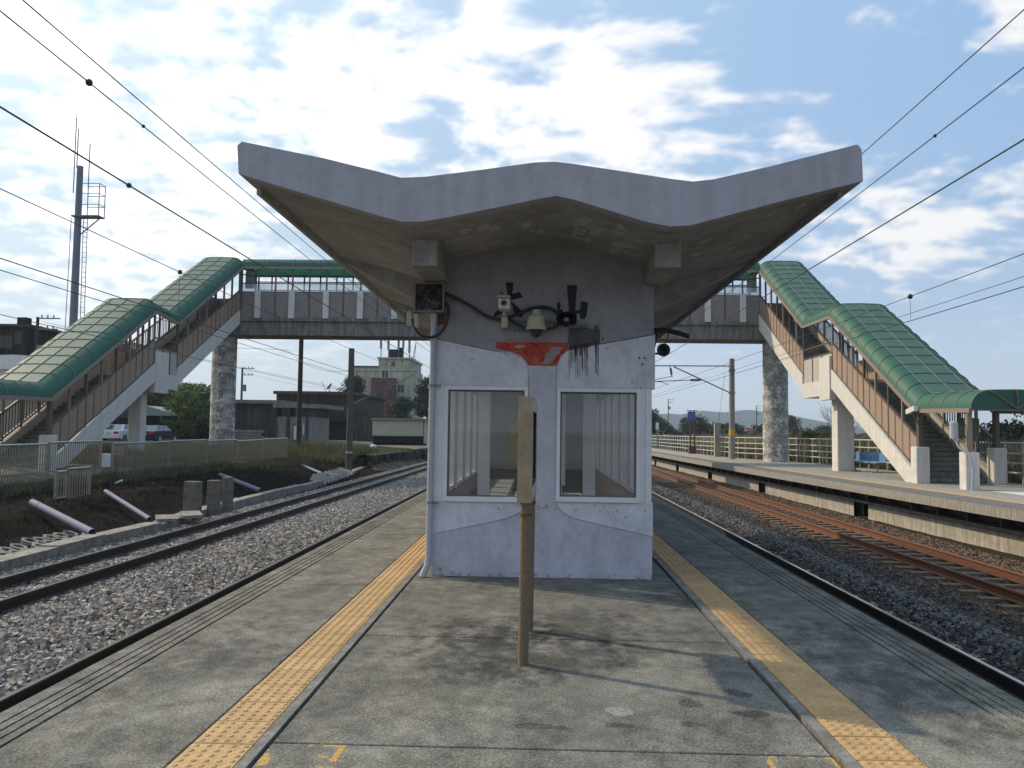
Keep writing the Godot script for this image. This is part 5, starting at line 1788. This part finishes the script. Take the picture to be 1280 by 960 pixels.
	b.ball(V(-14.2, 0.12, -71.5), V(0.32, 0.2, 0.24), 10)
	solo("sack", b, mats.white, "small white sack lying on the grass before the container shed", "sack")
	b = B.new()
	b.tube([V(-8.9, 0.3, -80), V(-8.9, 3.4, -80)], 0.7, 0.7, 16)
	solo("water_tank", b, mats.white, "white ribbed water tank beside the container shed", "tank")
	# far left dark house, domed shed, poles
	t = thing("house", "dark flat roofed house at the far left behind the stair roof", "building")
	part("wall", bx(V(-48, 0.3, -72), V(-37.9, 8.85, -60)), mats.darkwall, t)
	part("roof_edge", bx(V(-48.2, 8.85, -72.2), V(-37.7, 9.05, -59.8)), mats.dimwall, t)
	part("chimney", bx(V(-39.6, 9.05, -62), V(-38.9, 9.75, -61.3)), mats.darkwall, t)
	for q in [[-40.2, 7.2, 1.2], [-38.9, 7.5, 0.6]]: opening(t, V(q[0], q[1], -60), V(q[0] + q[2], q[1] + 1.0, -60), mats.dimwall, mats.glassdark)
	part("balcony", bx(V(-46, 5.9, -60), V(-37.8, 6.3, -58.8)), mats.dimwall, t)
	t = thing("domed_shed", "pale shed with curved white roof left of the stair", "shed")
	b = B.new()
	var arc := []
	for i in 13: arc.append([-32.5 + 3.0 * cos(PI * i / 12.0), 5.0 + 0.9 * sin(PI * i / 12.0)])
	b.prism(P(arc), -50.0, -56.0, 2)
	part("roof", b, mats.white, t)
	part("wall", bx(V(-35.3, 0.2, -55.8), V(-29.7, 5.0, -50.2)), mats.cream, t)
	for q in [-34.5, -32.6, -31.0]: opening(t, V(q, 3.4, -50.2), V(q + 1.0, 4.6, -50.2), mats.white, mats.glassdark)
	t = thing("station_building", "cream tiled low building beside the foot of the left stair", "building")
	part("wall", bx(V(-31.5, 0.0, -40.0), V(-23.7, 3.0, -33.5)), mats.cream, t)
	part("roof", bx(V(-31.8, 3.0, -40.3), V(-23.4, 3.25, -33.2)), mats.dimwall, t)
	for i in 5: part("board", bx(V(-31.4, 0.3 + 0.5 * i, -33.5), V(-24.4, 0.77 + 0.5 * i, -33.46)), mats.cream, t)
	part("door", bx(V(-24.3, 0.05, -33.5), V(-23.8, 2.3, -33.45)), mats.brickred, t)
	t = thing("shed", "small shed with a pale green pitched roof behind the parked cars", "shed")
	b = B.new()
	b.prism(P([[-37.0, 2.6], [-35.6, 3.5], [-32.6, 2.7], [-32.6, 2.6]]), -74.0, -80.0, 2)
	part("roof", b, mat("greyroof", 0.30, 0.36, 0.32, 0.6), t)
	part("wall", bx(V(-36.8, 0.3, -79.5), V(-32.8, 2.6, -74.5)), mats.darkwall, t)
	t = thing("house", "maroon roofed low house seen through the left stair railing", "building")
	part("wall", bx(V(-57.0, 0.2, -108.0), V(-48.6, 10.6, -100.0)), mats.dimwall, t)
	b = B.new()
	b.prism(P([[-57.4, 10.5], [-52.8, 12.6], [-48.2, 10.5]]), -99.7, -108.4, 2)
	part("roof", b, mats.brickred, t)
	t = thing("garden_wall", "dark garden wall behind the parked cars and shrubs", "wall")
	for i in 12: part("wall_panel", bx(V(-46.0 + i * 1.5, 0.2, -83.1), V(-44.52 + i * 1.5, 2.5 + 0.1 * (i % 2), -83.0)), mats.darkwall, t)
	utility_pole("utility_pole", "double utility pole with cross arms behind the lower left stair roof", V(-37.2, 0.3, -60.0), 9.3, 1.7, true)
	utility_pole("utility_pole", "utility pole with transformer rising behind the left bridge pier", V(-36.2, 0.3, -100.0), 8.7, 1.5, false)
	# tall radio mast
	var rm := thing("radio_mast", "tall dark steel monopole with ladder and caged platform at its top", "mast", "", V(-46.0, 0.3, -80.0))
	b = B.new()
	b.tube([V(0, 0, 0), V(0, 27.2, 0)], 0.44, 0.29, 18)
	part("shaft", b, mats.mast, rm)
	for sx in [-0.75, 0.78]:
		var a := signf(sx)
		b = B.new()
		b.rod(V(a * 0.85, 0.5, 0.1), V(a * 0.62, 22.0, 0.1), 0.035)
		if sx > 0: b.rod(V(a * 1.25, 0.5, 0.1), V(a * 1.02, 22.0, 0.1), 0.035)
		part("ladder_stile", b, mats.mast, rm)
	for i in 36:
		var y := 4.0 + i * 0.5
		b = B.new()
		b.bar(V(0.62 + 0.23 * (1 - y / 22.0), y, 0.1), V(1.02 + 0.23 * (1 - y / 22.0), y, 0.1), 0.04, 0.04)
		part("ladder_rung", b, mats.mast, rm)
	b = B.new()
	b.box(V(-0.4, 22.0, -0.6), V(2.4, 22.12, 0.6))
	b.bar(V(0.3, 20.3, 0), V(2.3, 22.0, 0), 0.09, 0.09)
	part("platform", b, mats.mast, rm)
	b = B.new()
	for px in [0.6, 2.35]:
		for pz in [-0.55, 0.55]: b.rod(V(px, 22.1, pz), V(px, 25.3, pz), 0.045)
	for py in [23.2, 24.3, 25.3]:
		b.rod(V(0.6, py, 0.55), V(2.35, py, 0.55), 0.035); b.rod(V(0.6, py, -0.55), V(2.35, py, -0.55), 0.035); b.rod(V(2.35, py, -0.55), V(2.35, py, 0.55), 0.035)
	part("cage", b, mats.mast, rm)
	for q in [[-0.6, 24.5, 32.5], [-0.35, 27.0, 31.0], [0.9, 25.0, 29.5]]:
		b = B.new()
		b.rod(V(q[0], q[1], 0), V(q[0], q[2], 0), 0.05)
		part("whip_antenna", b, mats.mast, rm)

func utility_pole(called: String, label: String, at: Vector3, h: float, arm: float, double: bool) -> void:
	var t := thing(called, label, "utility pole", "", at)
	var b := B.new()
	b.tube([V(0, 0, 0), V(0, h, 0)], 0.16, 0.11, 10)
	part("shaft", b, mats.woodpole, t)
	if double:
		b = B.new()
		b.tube([V(2.4, 0, 0), V(2.4, h * 0.86, 0)], 0.16, 0.11, 10)
		part("shaft", b, mats.woodpole, t)
	for q in [[h - 0.1, arm], [h - 0.9, arm * 0.9]]:
		b = B.new()
		b.bar(V(-0.1, q[0], 0), V(q[1], q[0], 0), 0.08, 0.08)
		part("cross_arm", b, mats.mast, t)
		for i in 3:
			b = B.new()
			b.rod(V(0.3 + i * 0.45, q[0], 0), V(0.3 + i * 0.45, q[0] + 0.25, 0), 0.05)
			part("insulator", b, mats.steel, t)
	b = B.new()
	b.tube([V(0.35, h - 2.9, 0.1), V(0.35, h - 2.1, 0.1)], 0.24, 0.24, 12)
	part("transformer", b, mats.mast, t)

# ------------------------------------------------------------------ right side
func build_right_side() -> void:
	var t := thing("catenary_mast", "round grey concrete overhead line mast with yellow band on the side platform", "pole")
	var at := V(12.25, 0, -52.7)
	var b := B.new()
	b.tube([at + V(0, 0, 0), at + V(0, 6.35, 0)], 0.19, 0.165, 18)
	part("shaft", b, mats.concpole, t)
	b = B.new()
	b.tube([at + V(0, 1.5, 0), at + V(0, 1.88, 0)], 0.195, 0.194, 18, false)
	part("band", b, mats.yellow, t)
	for y in [4.2, 5.6]:
		b = B.new()
		b.tube([at + V(0, y - 0.05, 0), at + V(0, y + 0.05, 0)], 0.22, 0.22, 14)
		part("clamp", b, mats.steel, t)
	b = B.new()
	b.rod(at + V(-0.15, 5.88, 0), at + V(-4.9, 5.85, 0), 0.04)
	part("top_arm", b, mats.steel, t)
	b = B.new()
	b.rod(at + V(-0.15, 4.2, 0), at + V(-3.65, 5.8, 0), 0.04)
	part("strut", b, mats.steel, t)
	b = B.new()
	b.rod(at + V(-1.9, 5.0, 0), at + V(-4.9, 4.85, 0), 0.03)
	b.rod(at + V(-3.7, 5.2, 0), at + V(-4.9, 4.95, 0), 0.025)
	b.rod(at + V(-3.9, 5.82, 0), at + V(-3.78, 5.2, 0), 0.03)
	b.tube([at + V(-4.9, 4.85, 0), at + V(-4.4, 4.82, 0), at + V(-4.0, 4.65, 0)], 0.022, 0.022, 6)
	part("steady_arm", b, mats.steel, t)
	for q in [[-1.95, 4.99, -2.6, 4.96], [-3.86, 5.7, -3.8, 5.3]]:
		b = B.new()
		b.rod(at + V(q[0], q[1], 0), at + V(q[2], q[3], 0), 0.075, 8)
		part("insulator", b, mats.mast, t)
	t = thing("tension_post", "short square grey post with a wire weight beside the overhead line mast", "post")
	part("shaft", bx(V(12.35, 0, -58.6), V(12.75, 2.35, -58.2)), mats.concpole, t)
	b = B.new()
	b.rod(V(12.6, 2.35, -58.4), V(12.75, 3.2, -58.4), 0.02)
	b.rod(V(12.75, 3.2, -58.4), V(13.1, 5.9, -58.4), 0.012)
	part("guy_wire", b, mats.mast, t)
	t = thing("platform_sign", "blue signboard on two dark posts on the side platform", "sign")
	for x in [12.25, 12.55]: part("post", bx(V(x - 0.05, 0, -66.95), V(x + 0.05, 3.4, -66.85)), mat("rustdark", 0.10, 0.055, 0.05, 0.8), t)
	part("base", bx(V(12.1, 0, -67.15), V(12.75, 0.55, -66.65)), mats.rustdark, t)
	part("board", bx(V(12.0, 2.65, -66.84), V(12.62, 3.35, -66.78)), mats.blue, t)
	part("cap", bx(V(11.95, 3.4, -67.1), V(12.8, 3.46, -66.7)), mats.steel, t)
	t = thing("platform_sign", "small white signboard on a thin post far along the side platform", "sign")
	part("post", bx(V(12.44, 0, -86.95), V(12.54, 2.1, -86.85)), mats.steel, t)
	part("board", bx(V(12.3, 2.0, -86.84), V(12.62, 2.75, -86.8)), mats.white, t)
	# bench of four bucket seats under the stair
	t = thing("platform_bench", "row of light blue bucket seats on the side platform below the stair", "bench", "", V(14.2, 0, -36.4), deg_to_rad(-75))
	for i in 4:
		b = B.new()
		var x := -0.75 + i * 0.52
		b.bev(V(x - 0.23, 0.40, -0.22), V(x + 0.23, 0.45, 0.24), 0.02)
		part("seat", b, mats.seatblue, t)
		b = B.new()
		b.prism(P([[x - 0.23, 0.46], [x + 0.23, 0.46], [x + 0.22, 0.78], [x + 0.12, 0.88], [x - 0.12, 0.88], [x - 0.22, 0.78]]), -0.25, -0.21, 2)
		part("backrest", b, mats.seatblue, t)
	for x in [-0.7, 0.75]:
		b = B.new()
		b.rod(V(x, 0, 0), V(x, 0.4, 0), 0.03, 8)
		b.bar(V(x, 0.02, -0.25), V(x, 0.02, 0.25), 0.05, 0.04)
		part("leg", b, mats.steel, t)
	b = B.new()
	b.bar(V(-0.95, 0.38, 0), V(1.0, 0.38, 0), 0.05, 0.05)
	part("beam", b, mats.steel, t)
	# pale drain grating by the stair foot
	structure("painted_pad", bx(V(13.0, 0.001, -24.2), V(15.8, 0.008, -20.5)), mats.white)
	# far poles
	var far := [[-230, 36.0, 12.0, "utility pole with cross arm far beyond the side platform, above the blue sign"], [-260, 68.0, 11.5, "far utility pole right of the overhead line mast"], [-330, 62.0, 9.0, "shortest far utility pole above the tree line"], [-210, 77.5, 9.0, "far utility pole between the bare trees by the bridge pier"]]
	for q in far: utility_pole("utility_pole", q[3], V(q[1], -0.7, q[0]), q[2], 1.5, false)
	t = thing("farmhouse", "pale farmhouse among trees seen between the bridge piers", "building")
	part("wall", bx(V(82, -0.7, -200), V(90, 5.2, -192)), mats.cream, t)
	b = B.new()
	b.prism(P([[81.2, 5.1], [86, 7.6], [90.8, 5.1]]), -191.5, -200.5, 2)
	part("roof", b, mats.mast, t)
	opening(t, V(84, 2.4, -192), V(85.4, 4.0, -192), mats.white, mats.glassdark)
	opening(t, V(87, 2.4, -192), V(88.4, 4.0, -192), mats.white, mats.glassdark)
	t = thing("farmhouse", "distant shed with a red roof beyond the tree line", "building")
	part("wall", bx(V(76, -0.7, -312), V(94, 3.2, -300)), mats.cream, t)
	part("roof", bx(V(75, 3.2, -313), V(95, 4.2, -299)), mat("redroof", 0.35, 0.09, 0.07, 0.8), t)
	# hills on the horizon
	var hn := FastNoiseLite.new()
	hn.seed = 6
	hn.frequency = 0.0016
	hn.fractal_octaves = 5
	var xs := span(-900.0, 2600.0, 25.0)
	var zs := [-1500.0, -1600.0, -1750.0, -1900.0, -2100.0, -2400.0]
	var hh := [0.0, 0.45, 0.8, 1.0, 0.9, 0.0]
	var rise := func(x: float, z: float) -> float:
		var k := zs.find(z)
		var e := exp(-pow((x - 380.0) / 330.0, 2.0)) * 46.0 + 20.0 + 14.0 * smoothstep(500.0, 1500.0, x)
		return -3.0 + hh[k] * maxf(2.0, e * (0.8 + hn.get_noise_2d(x, z) * 0.9))
	structure("hills", sheet(xs, zs, rise), mats.hill)

# ------------------------------------------------------------------ overhead wires
func wire(label: String, pts: Array, thick: float, drops := [], lower := []) -> void:
	var r := thick * 0.72
	var b := B.new()
	b.tube(pts, r, r, 6)
	var w := solo("overhead_wire", b, mats.wire, label, "wire", "overhead line wires")
	for q in drops: # clamp and dropper, on the wire at its z
		for i in pts.size() - 1:
			var p0: Vector3 = pts[i]
			var p1: Vector3 = pts[i + 1]
			if q[0].z <= p0.z and q[0].z >= p1.z: q[0] = p0.lerp(p1, (p0.z - q[0].z) / (p0.z - p1.z))
		b = B.new()
		b.ball(q[0], Vector3.ONE * q[2], 8)
		part("clamp", b, mats.wire, w)
		if q[1] > 0.0:
			b = B.new()
			b.rod(q[0], q[0] - V(0, q[1], 0), r * 0.6, 4)
			part("dropper", b, mats.wire, w)

func build_wires() -> void:
	var line := func(x: float, y: float, sag: float, x2 := 99.0) -> Array:
		var o := []
		var z := 30.0
		while z > -300.0:
			var f := fposmod(z + 52.7, 50.0) / 50.0
			var xx := x if x2 > 50.0 else lerpf(x, x2, clampf(-z / 100.0, 0, 1))
			o.append(V(xx, y - sag * 4.0 * f * (1.0 - f), z))
			z -= 5.0
		return o
	wire("highest overhead wire crossing the top left sky", line.call(-4.15, 4.95, 0.2), 0.008)
	wire("overhead wire with a round clamp in the upper left sky, second from the top", line.call(-4.15, 4.72, 0.2), 0.008, [[V(-4.15, 4.56, -7.3), 0.0, 0.035], [V(-4.15, 4.55, -8.35), 0.0, 0.02]])
	wire("lowest and thickest overhead wire above the track left of the island platform", line.call(-4.15, 3.95, 0.03), 0.011, [[V(-4.15, 3.92, -8.1), 0.0, 0.028]])
	wire("upper wire over the second track, with a hanging dropper before the stair roof", line.call(-7.9, 5.05, 0.15), 0.011, [[V(-7.9, 4.92, -17.8), 0.9, 0.055]])
	wire("contact wire over the second track at the far left", line.call(-7.9, 3.98, 0.05), 0.012)
	wire("wire just below the contact wire at the left picture edge", line.call(-7.6, 3.72, 0.05), 0.009)
	wire("lowest thin wire at the left picture edge, in front of the radio mast foot", line.call(-9.6, 3.55, 0.1), 0.01)
	wire("highest overhead wire at the right, ending at the roof tip", line.call(4.25, 5.35, 0.2), 0.008)
	wire("middle overhead wire in the upper right sky, with a small clamp", line.call(4.25, 4.82, 0.15), 0.008, [[V(4.25, 4.7, -8.9), 0.0, 0.02]])
	wire("contact wire over the right platform track, lowest of its three", line.call(4.25, 4.14, 0.02), 0.011)
	wire("upper wire over the rusty track, with a black clamp and dropper", line.call(8.1, 4.68, 0.12), 0.011, [[V(8.1, 4.6, -18.2), 0.5, 0.06]])
	wire("middle thin wire over the rusty track", line.call(8.1, 4.25, 0.05), 0.008)
	wire("contact wire over the rusty track", line.call(8.1, 4.06, 0.02), 0.012)
	# side runs behind the bridge on the left
	for q in [[V(-37, 9.3, -60), V(-8, 4.5, -118), "thin wire slanting from the double pole towards the cream block"], [V(-45, 9.8, -55), V(-17.4, 7.0, -56.5), "thin wire between the far left house and the plain dark pole"], [V(-17.4, 7.0, -56.5), V(-10.85, 5.0, -47.6), "thin wire between the plain dark pole and the banded pole"], [V(-36.2, 8.6, -100), V(-22, 6.4, -97), "thin wire from the transformer pole to the dark house"]]:
		var p := []
		for i in 9:
			var f := i / 8.0
			p.append(q[0].lerp(q[1], f) - V(0, 1.2 * f * (1 - f) * 2.0, 0))
		wire(q[2], p, 0.016)

# ------------------------------------------------------------------ plants
var clump: Mesh
var blade: Mesh

func make_clump() -> void:
	var r := RandomNumberGenerator.new()
	r.seed = 5
	var b := B.new()
	for i in 16:
		var d := V(r.randfn(), r.randfn(), r.randfn()).normalized() * r.randf_range(0.2, 1.0)
		var a := V(r.randfn(), r.randfn(), r.randfn()).normalized()
		var s := a.cross(V(r.randfn(), r.randfn(), r.randfn())).normalized()
		var l := r.randf_range(0.28, 0.5)
		var n := a.cross(s)
		b.tri(d - s * l * 0.4, d + a * l, d + s * l * 0.4, n)
		b.tri(d - s * l * 0.4, d - a * l * 0.6, d + s * l * 0.4, n)
	clump = b.mesh()
	b = B.new()
	for i in 7:
		var a := r.randf() * TAU
		var o := V(cos(a), 0, sin(a)) * r.randf() * 0.12
		var lean := V(r.randfn() * 0.22, 1.0, r.randfn() * 0.22) * r.randf_range(0.6, 1.0)
		var s := V(cos(a + 1.3), 0, sin(a + 1.3)) * 0.016
		b.tri(o - s, o + s, o + lean * 0.6 + s * 0.7, V(sin(a), 0.2, cos(a)))
		b.tri(o - s, o + lean * 0.6 + s * 0.7, o + lean * 0.6 - s * 0.7, V(sin(a), 0.2, cos(a)))
		b.tri(o + lean * 0.6 - s * 0.7, o + lean * 0.6 + s * 0.7, o + lean + V(r.randfn() * 0.08, 0, r.randfn() * 0.08), V(sin(a), 0.2, cos(a)))
	blade = b.mesh()

func tree(called: String, label: String, category: String, at: Vector3, h: float, w: float, n: int, col: Color, size: float, group := "", low := 0.3) -> void:
	var t := thing(called, label, category, group, at)
	var b := B.new()
	var bend := V(rng.randfn() * 0.04, 0, rng.randfn() * 0.04) * h
	b.tube([V(0, -0.2, 0), bend * 0.5 + V(0, h * 0.4, 0), bend + V(0, h * 0.85, 0)], h * 0.022 + 0.03, h * 0.006, 8)
	var tips := []
	for i in 9:
		var a := TAU * i / 9.0 * 2.4 + rng.randf()
		var y := h * rng.randf_range(low, 0.8)
		var e := V(cos(a) * w * rng.randf_range(0.4, 0.85), y + h * rng.randf_range(0.05, 0.22), sin(a) * w * rng.randf_range(0.4, 0.85))
		b.tube([bend * (y / h) + V(0, y, 0), e], h * 0.008 + 0.008, 0.008, 5)
		tips.append(e)
	for i in 8: tips.append(bend + V(rng.randfn() * w * 0.35, h * rng.randf_range(0.55, 1.0), rng.randfn() * w * 0.35))
	part("trunk", b, mats.bark, t)
	var xf := []
	var cs := []
	for i in n:
		var c: Vector3 = tips[rng.randi() % tips.size()]
		var p := c + V(rng.randfn(), rng.randfn() * 0.8, rng.randfn()) * w * 0.24
		p.y = clampf(p.y, h * low * 0.6, h * 1.03)
		var s := size * rng.randf_range(0.6, 1.35)
		xf.append(Transform3D(Basis.from_euler(V(rng.randf() * TAU, rng.randf() * TAU, rng.randf() * TAU)).scaled(Vector3.ONE * s), p))
		var k := rng.randf_range(0.6, 1.4)
		cs.append(Color(col.r * k * rng.randf_range(0.9, 1.15), col.g * k, col.b * k))
	crown_mesh(xf, cs, t)

func crown_mesh(xf: Array, cs: Array, parent: Node) -> void:
	var a := clump.surface_get_arrays(0)
	var v0: PackedVector3Array = a[Mesh.ARRAY_VERTEX]
	var n0: PackedVector3Array = a[Mesh.ARRAY_NORMAL]
	var b := B.new()
	for i in xf.size():
		var t: Transform3D = xf[i]
		b.v.append_array(t * v0)
		b.n.append_array(Transform3D(t.basis.orthonormalized(), Vector3.ZERO) * n0)
		var c := PackedColorArray()
		c.resize(v0.size())
		c.fill(cs[i])
		b.c.append_array(c)
	part("crown", b, mats.leaf, parent)

func bare_tree(label: String, at: Vector3, h: float) -> void:
	var t := thing("bare_tree", label, "tree", "bare trees behind the side platform", at)
	var b := B.new()
	var stack := [[V(0, -0.2, 0), V(0.05, 1, 0.02), h * 0.3, h * 0.012, 0]]
	while stack.size() > 0:
		var s: Array = stack.pop_back()
		var e: Vector3 = s[0] + s[1].normalized() * s[2]
		b.tube([s[0], e], s[3], s[3] * 0.65, 5, false)
		if s[4] < 5:
			for i in (3 if s[4] < 3 else 2):
				stack.append([e.lerp(s[0], rng.randf() * 0.25), s[1].normalized() + V(rng.randfn(), rng.randf_range(-0.1, 0.7), rng.randfn()) * 0.45, s[2] * rng.randf_range(0.6, 0.85), s[3] * 0.62, s[4] + 1])
	part("branches", b, mats.bare, t)

func scatter(called: String, label: String, category: String, n: int, where: Callable, h0: float, h1: float, cols: Array, wide := 1.0) -> void:
	var xf := []
	var cs := []
	for i in n:
		var p: Vector3 = where.call()
		var h := rng.randf_range(h0, h1)
		xf.append(Transform3D(Basis(Vector3.UP, rng.randf() * TAU).scaled(V(wide * (0.6 + h * 0.6), h, wide * (0.6 + h * 0.6))), p))
		var c: Color = cols[rng.randi() % cols.size()]
		var k := rng.randf_range(0.65, 1.3)
		cs.append(Color(c.r * k, c.g * k, c.b * k))
	var o := copies(called, blade, mats.blade, xf, cs)
	tag(o, label, category)
	o.set_meta("kind", "stuff")

func build_plants() -> void:
	make_clump()
	var dark := Color(0.035, 0.055, 0.022)
	var mid := Color(0.07, 0.10, 0.03)
	var lime := Color(0.12, 0.16, 0.04)
	# left
	tree("shrub", "rounded green shrub between the stair pier and the bridge pier", "shrub", V(-32.4, 0.3, -76.0), 5.0, 2.3, 900, lime, 0.34, "", 0.15)
	tree("shrub", "darker shrub just behind the rounded green shrub", "shrub", V(-33.9, 0.3, -82.0), 4.0, 1.6, 500, mid, 0.32, "", 0.15)
	tree("shrub", "dark shrub behind the parked cars, left of the rounded green shrub", "shrub", V(-36.5, 0.3, -80.0), 5.6, 2.2, 700, dark, 0.38, "", 0.15)
	tree("shrub", "bright yellow green shrub at the left picture edge behind the fence", "shrub", V(-16.7, -0.1, -24.3), 1.55, 0.5, 260, Color(0.16, 0.22, 0.04), 0.14, "", 0.15)
	tree("tree", "dark bush growing on the roof of the two storey house", "tree", V(-22.2, 5.5, -99.0), 2.2, 1.1, 420, dark, 0.34, "", 0.05)
	tree("tree", "dark tree between the two storey house and the maroon bay", "tree", V(-18.9, 0.3, -112.0), 5.6, 1.7, 600, dark, 0.42, "", 0.15)
	var pines := [[-15.6, -118.0, 8.4, "loose dark pine tree right of the cream block"], [-13.4, -117.0, 7.6, "middle dark pine tree behind the container shed"], [-11.6, -114.0, 8.6, "dark pine tree beside the downpipe, right of the middle pine"]]
	for q in pines: tree("pine_tree", q[3], "tree", V(q[0], 0.3, q[1]), q[2], 1.7, 520, dark, 0.42, "pines behind the yard", 0.3)
	# right: masses of trees and bushes
	var rt := [[15.4, -150.0, 9.0, 3.0, "tall dark tree at the shelter corner, left end of the right tree line"], [20.5, -160.0, 6.0, 2.6, "second dark tree from the shelter corner in the right tree line"], [25.0, -168.0, 4.6, 2.4, "third tree from the shelter corner in the right tree line"], [31.0, -165.0, 5.2, 2.2, "rounded tree just left of the blue signboard"], [38.5, -172.0, 3.8, 3.0, "low tree right of the blue signboard"], [47.0, -170.0, 3.6, 3.0, "low tree left of the overhead line mast"], [49.5, -168.0, 5.6, 2.6, "tree directly behind the overhead line mast"], [61.0, -175.0, 3.6, 3.0, "low tree between the mast and the bridge pier"]]
	for q in rt: tree("tree", q[4], "tree", V(q[0], -0.7, q[1]), q[2], q[3], 620, dark if rng.randf() < 0.6 else Color(0.05, 0.065, 0.03), 0.75, "tree line beyond the side platform", 0.12)
	var bs := [[25.5, -38.5, 4.1, 2.6, "tallest dark bush at the right picture edge"], [22.3, -36.0, 2.6, 2.2, "dark bush behind the railing right of the awning posts"], [19.5, -35.0, 2.2, 1.8, "dark bush directly behind the awning posts"], [21.5, -46.0, 2.6, 1.8, "dark bush seen under the right stair"], [29.0, -42.0, 4.0, 2.6, "dark bush partly outside the right picture edge"]]
	for q in bs: tree("bush", q[4], "bush", V(q[0], -0.7, q[1]), q[2], q[3], 1100, dark, 0.30, "bushes behind the side platform", 0.08)
	tree("bush", "olive bush creeping over the railing right of the bridge pier", "bush", V(16.4, -0.6, -50.6), 2.4, 0.6, 500, mid, 0.16, "", 0.08)
	tree("bush", "olive green bush behind the railing left of the stair pier", "bush", V(20.4, -0.6, -58.0), 2.3, 1.6, 600, mid, 0.24, "", 0.08)
	for q in [["bare leafless tree right of the bridge pier, tallest of the bare trees", 22.5, -62.0, 6.2], ["thin bare tree just left of the tallest bare tree", 19.6, -66.0, 4.6], ["bare tree left of the stair pier", 25.0, -60.0, 5.0], ["small bare tree behind the awning", 27.5, -48.0, 4.2]]:
		bare_tree(q[0], V(q[1], -0.7, q[2]), q[3])
	var straw := [Color(0.30, 0.24, 0.12), Color(0.24, 0.20, 0.10), Color(0.14, 0.15, 0.05), Color(0.34, 0.28, 0.16)]
	scatter("reeds", "tall dry reeds and grass behind the side platform railing", "reeds", 9000, func() -> Vector3:
		var z := rng.randf_range(-22.0, -75.0)
		return V(along(BACK, z) + 0.6 + absf(rng.randfn()) * 2.6, -0.72, z), 0.9, 2.5, straw, 1.0)
	var scrub := MultiMesh.new()
	var xf := []
	var cs := []
	for i in 5200:
		var z := rng.randf_range(-70.0, -340.0)
		var p := V(along(BACK, -120.0) + 3.0 + rng.randf() * (20.0 - z * 0.5), -0.6, z)
		var s := rng.randf_range(0.5, 1.5) * (1.0 - z / 300.0)
		xf.append(Transform3D(Basis.from_euler(V(rng.randf() * TAU, rng.randf() * TAU, 0)).scaled(V(s, s * 0.8, s)), p + V(0, s * 0.4, 0)))
		var k := rng.randf_range(0.6, 1.5)
		cs.append(Color(0.055 * k, 0.06 * k, 0.03 * k))
	var o := copies("undergrowth", clump, mats.leaf, xf, cs)
	tag(o, "dark scrub covering the fields beyond the side platform", "undergrowth")
	o.set_meta("kind", "stuff")
	# weeds on the left
	var weed := [Color(0.10, 0.14, 0.03), Color(0.07, 0.10, 0.025), Color(0.22, 0.18, 0.09), Color(0.16, 0.14, 0.07)]
	scatter("weeds", "green and straw coloured weeds behind the picket fence", "weeds", 9000, func() -> Vector3:
		var z := rng.randf_range(-33.0, -62.0)
		var x := rng.randf_range(-21.5, -15.25) if z > -50.0 else rng.randf_range(-21.0, -12.0)
		return V(x, gy(x, z), z), 0.2, 0.8, weed, 1.0)
	scatter("dry_grass", "dry straw grass along the top of the embankment under the picket fence", "dry grass", 3600, func() -> Vector3:
		var z := rng.randf_range(-19.0, -56.0)
		var x := -14.7 + rng.randfn() * 0.28 + (0.0 if z > -40.0 else rng.randf() * 1.2)
		return V(x, gy(x, z) - 0.02, z), 0.12, 0.42, [Color(0.16, 0.13, 0.07), Color(0.11, 0.10, 0.05), Color(0.07, 0.085, 0.03)], 0.8)
	scatter("grass", "short patchy grass on the gravel yard", "grass", 6000, func() -> Vector3:
		var z := rng.randf_range(-58.0, -76.0)
		var x := rng.randf_range(-17.0, -11.4)
		return V(x, gy(x, z), z), 0.05, 0.2, weed, 0.7)
	scatter("weeds", "dark sparse weeds on the shaded embankment", "weeds", 2600, func() -> Vector3:
		var z := rng.randf_range(-12.0, -54.0)
		var x := rng.randf_range(-15.0, -10.4)
		return V(x, gy(x, z), z), 0.05, 0.18, [Color(0.03, 0.03, 0.015), Color(0.045, 0.04, 0.025), Color(0.028, 0.036, 0.014)], 0.6)
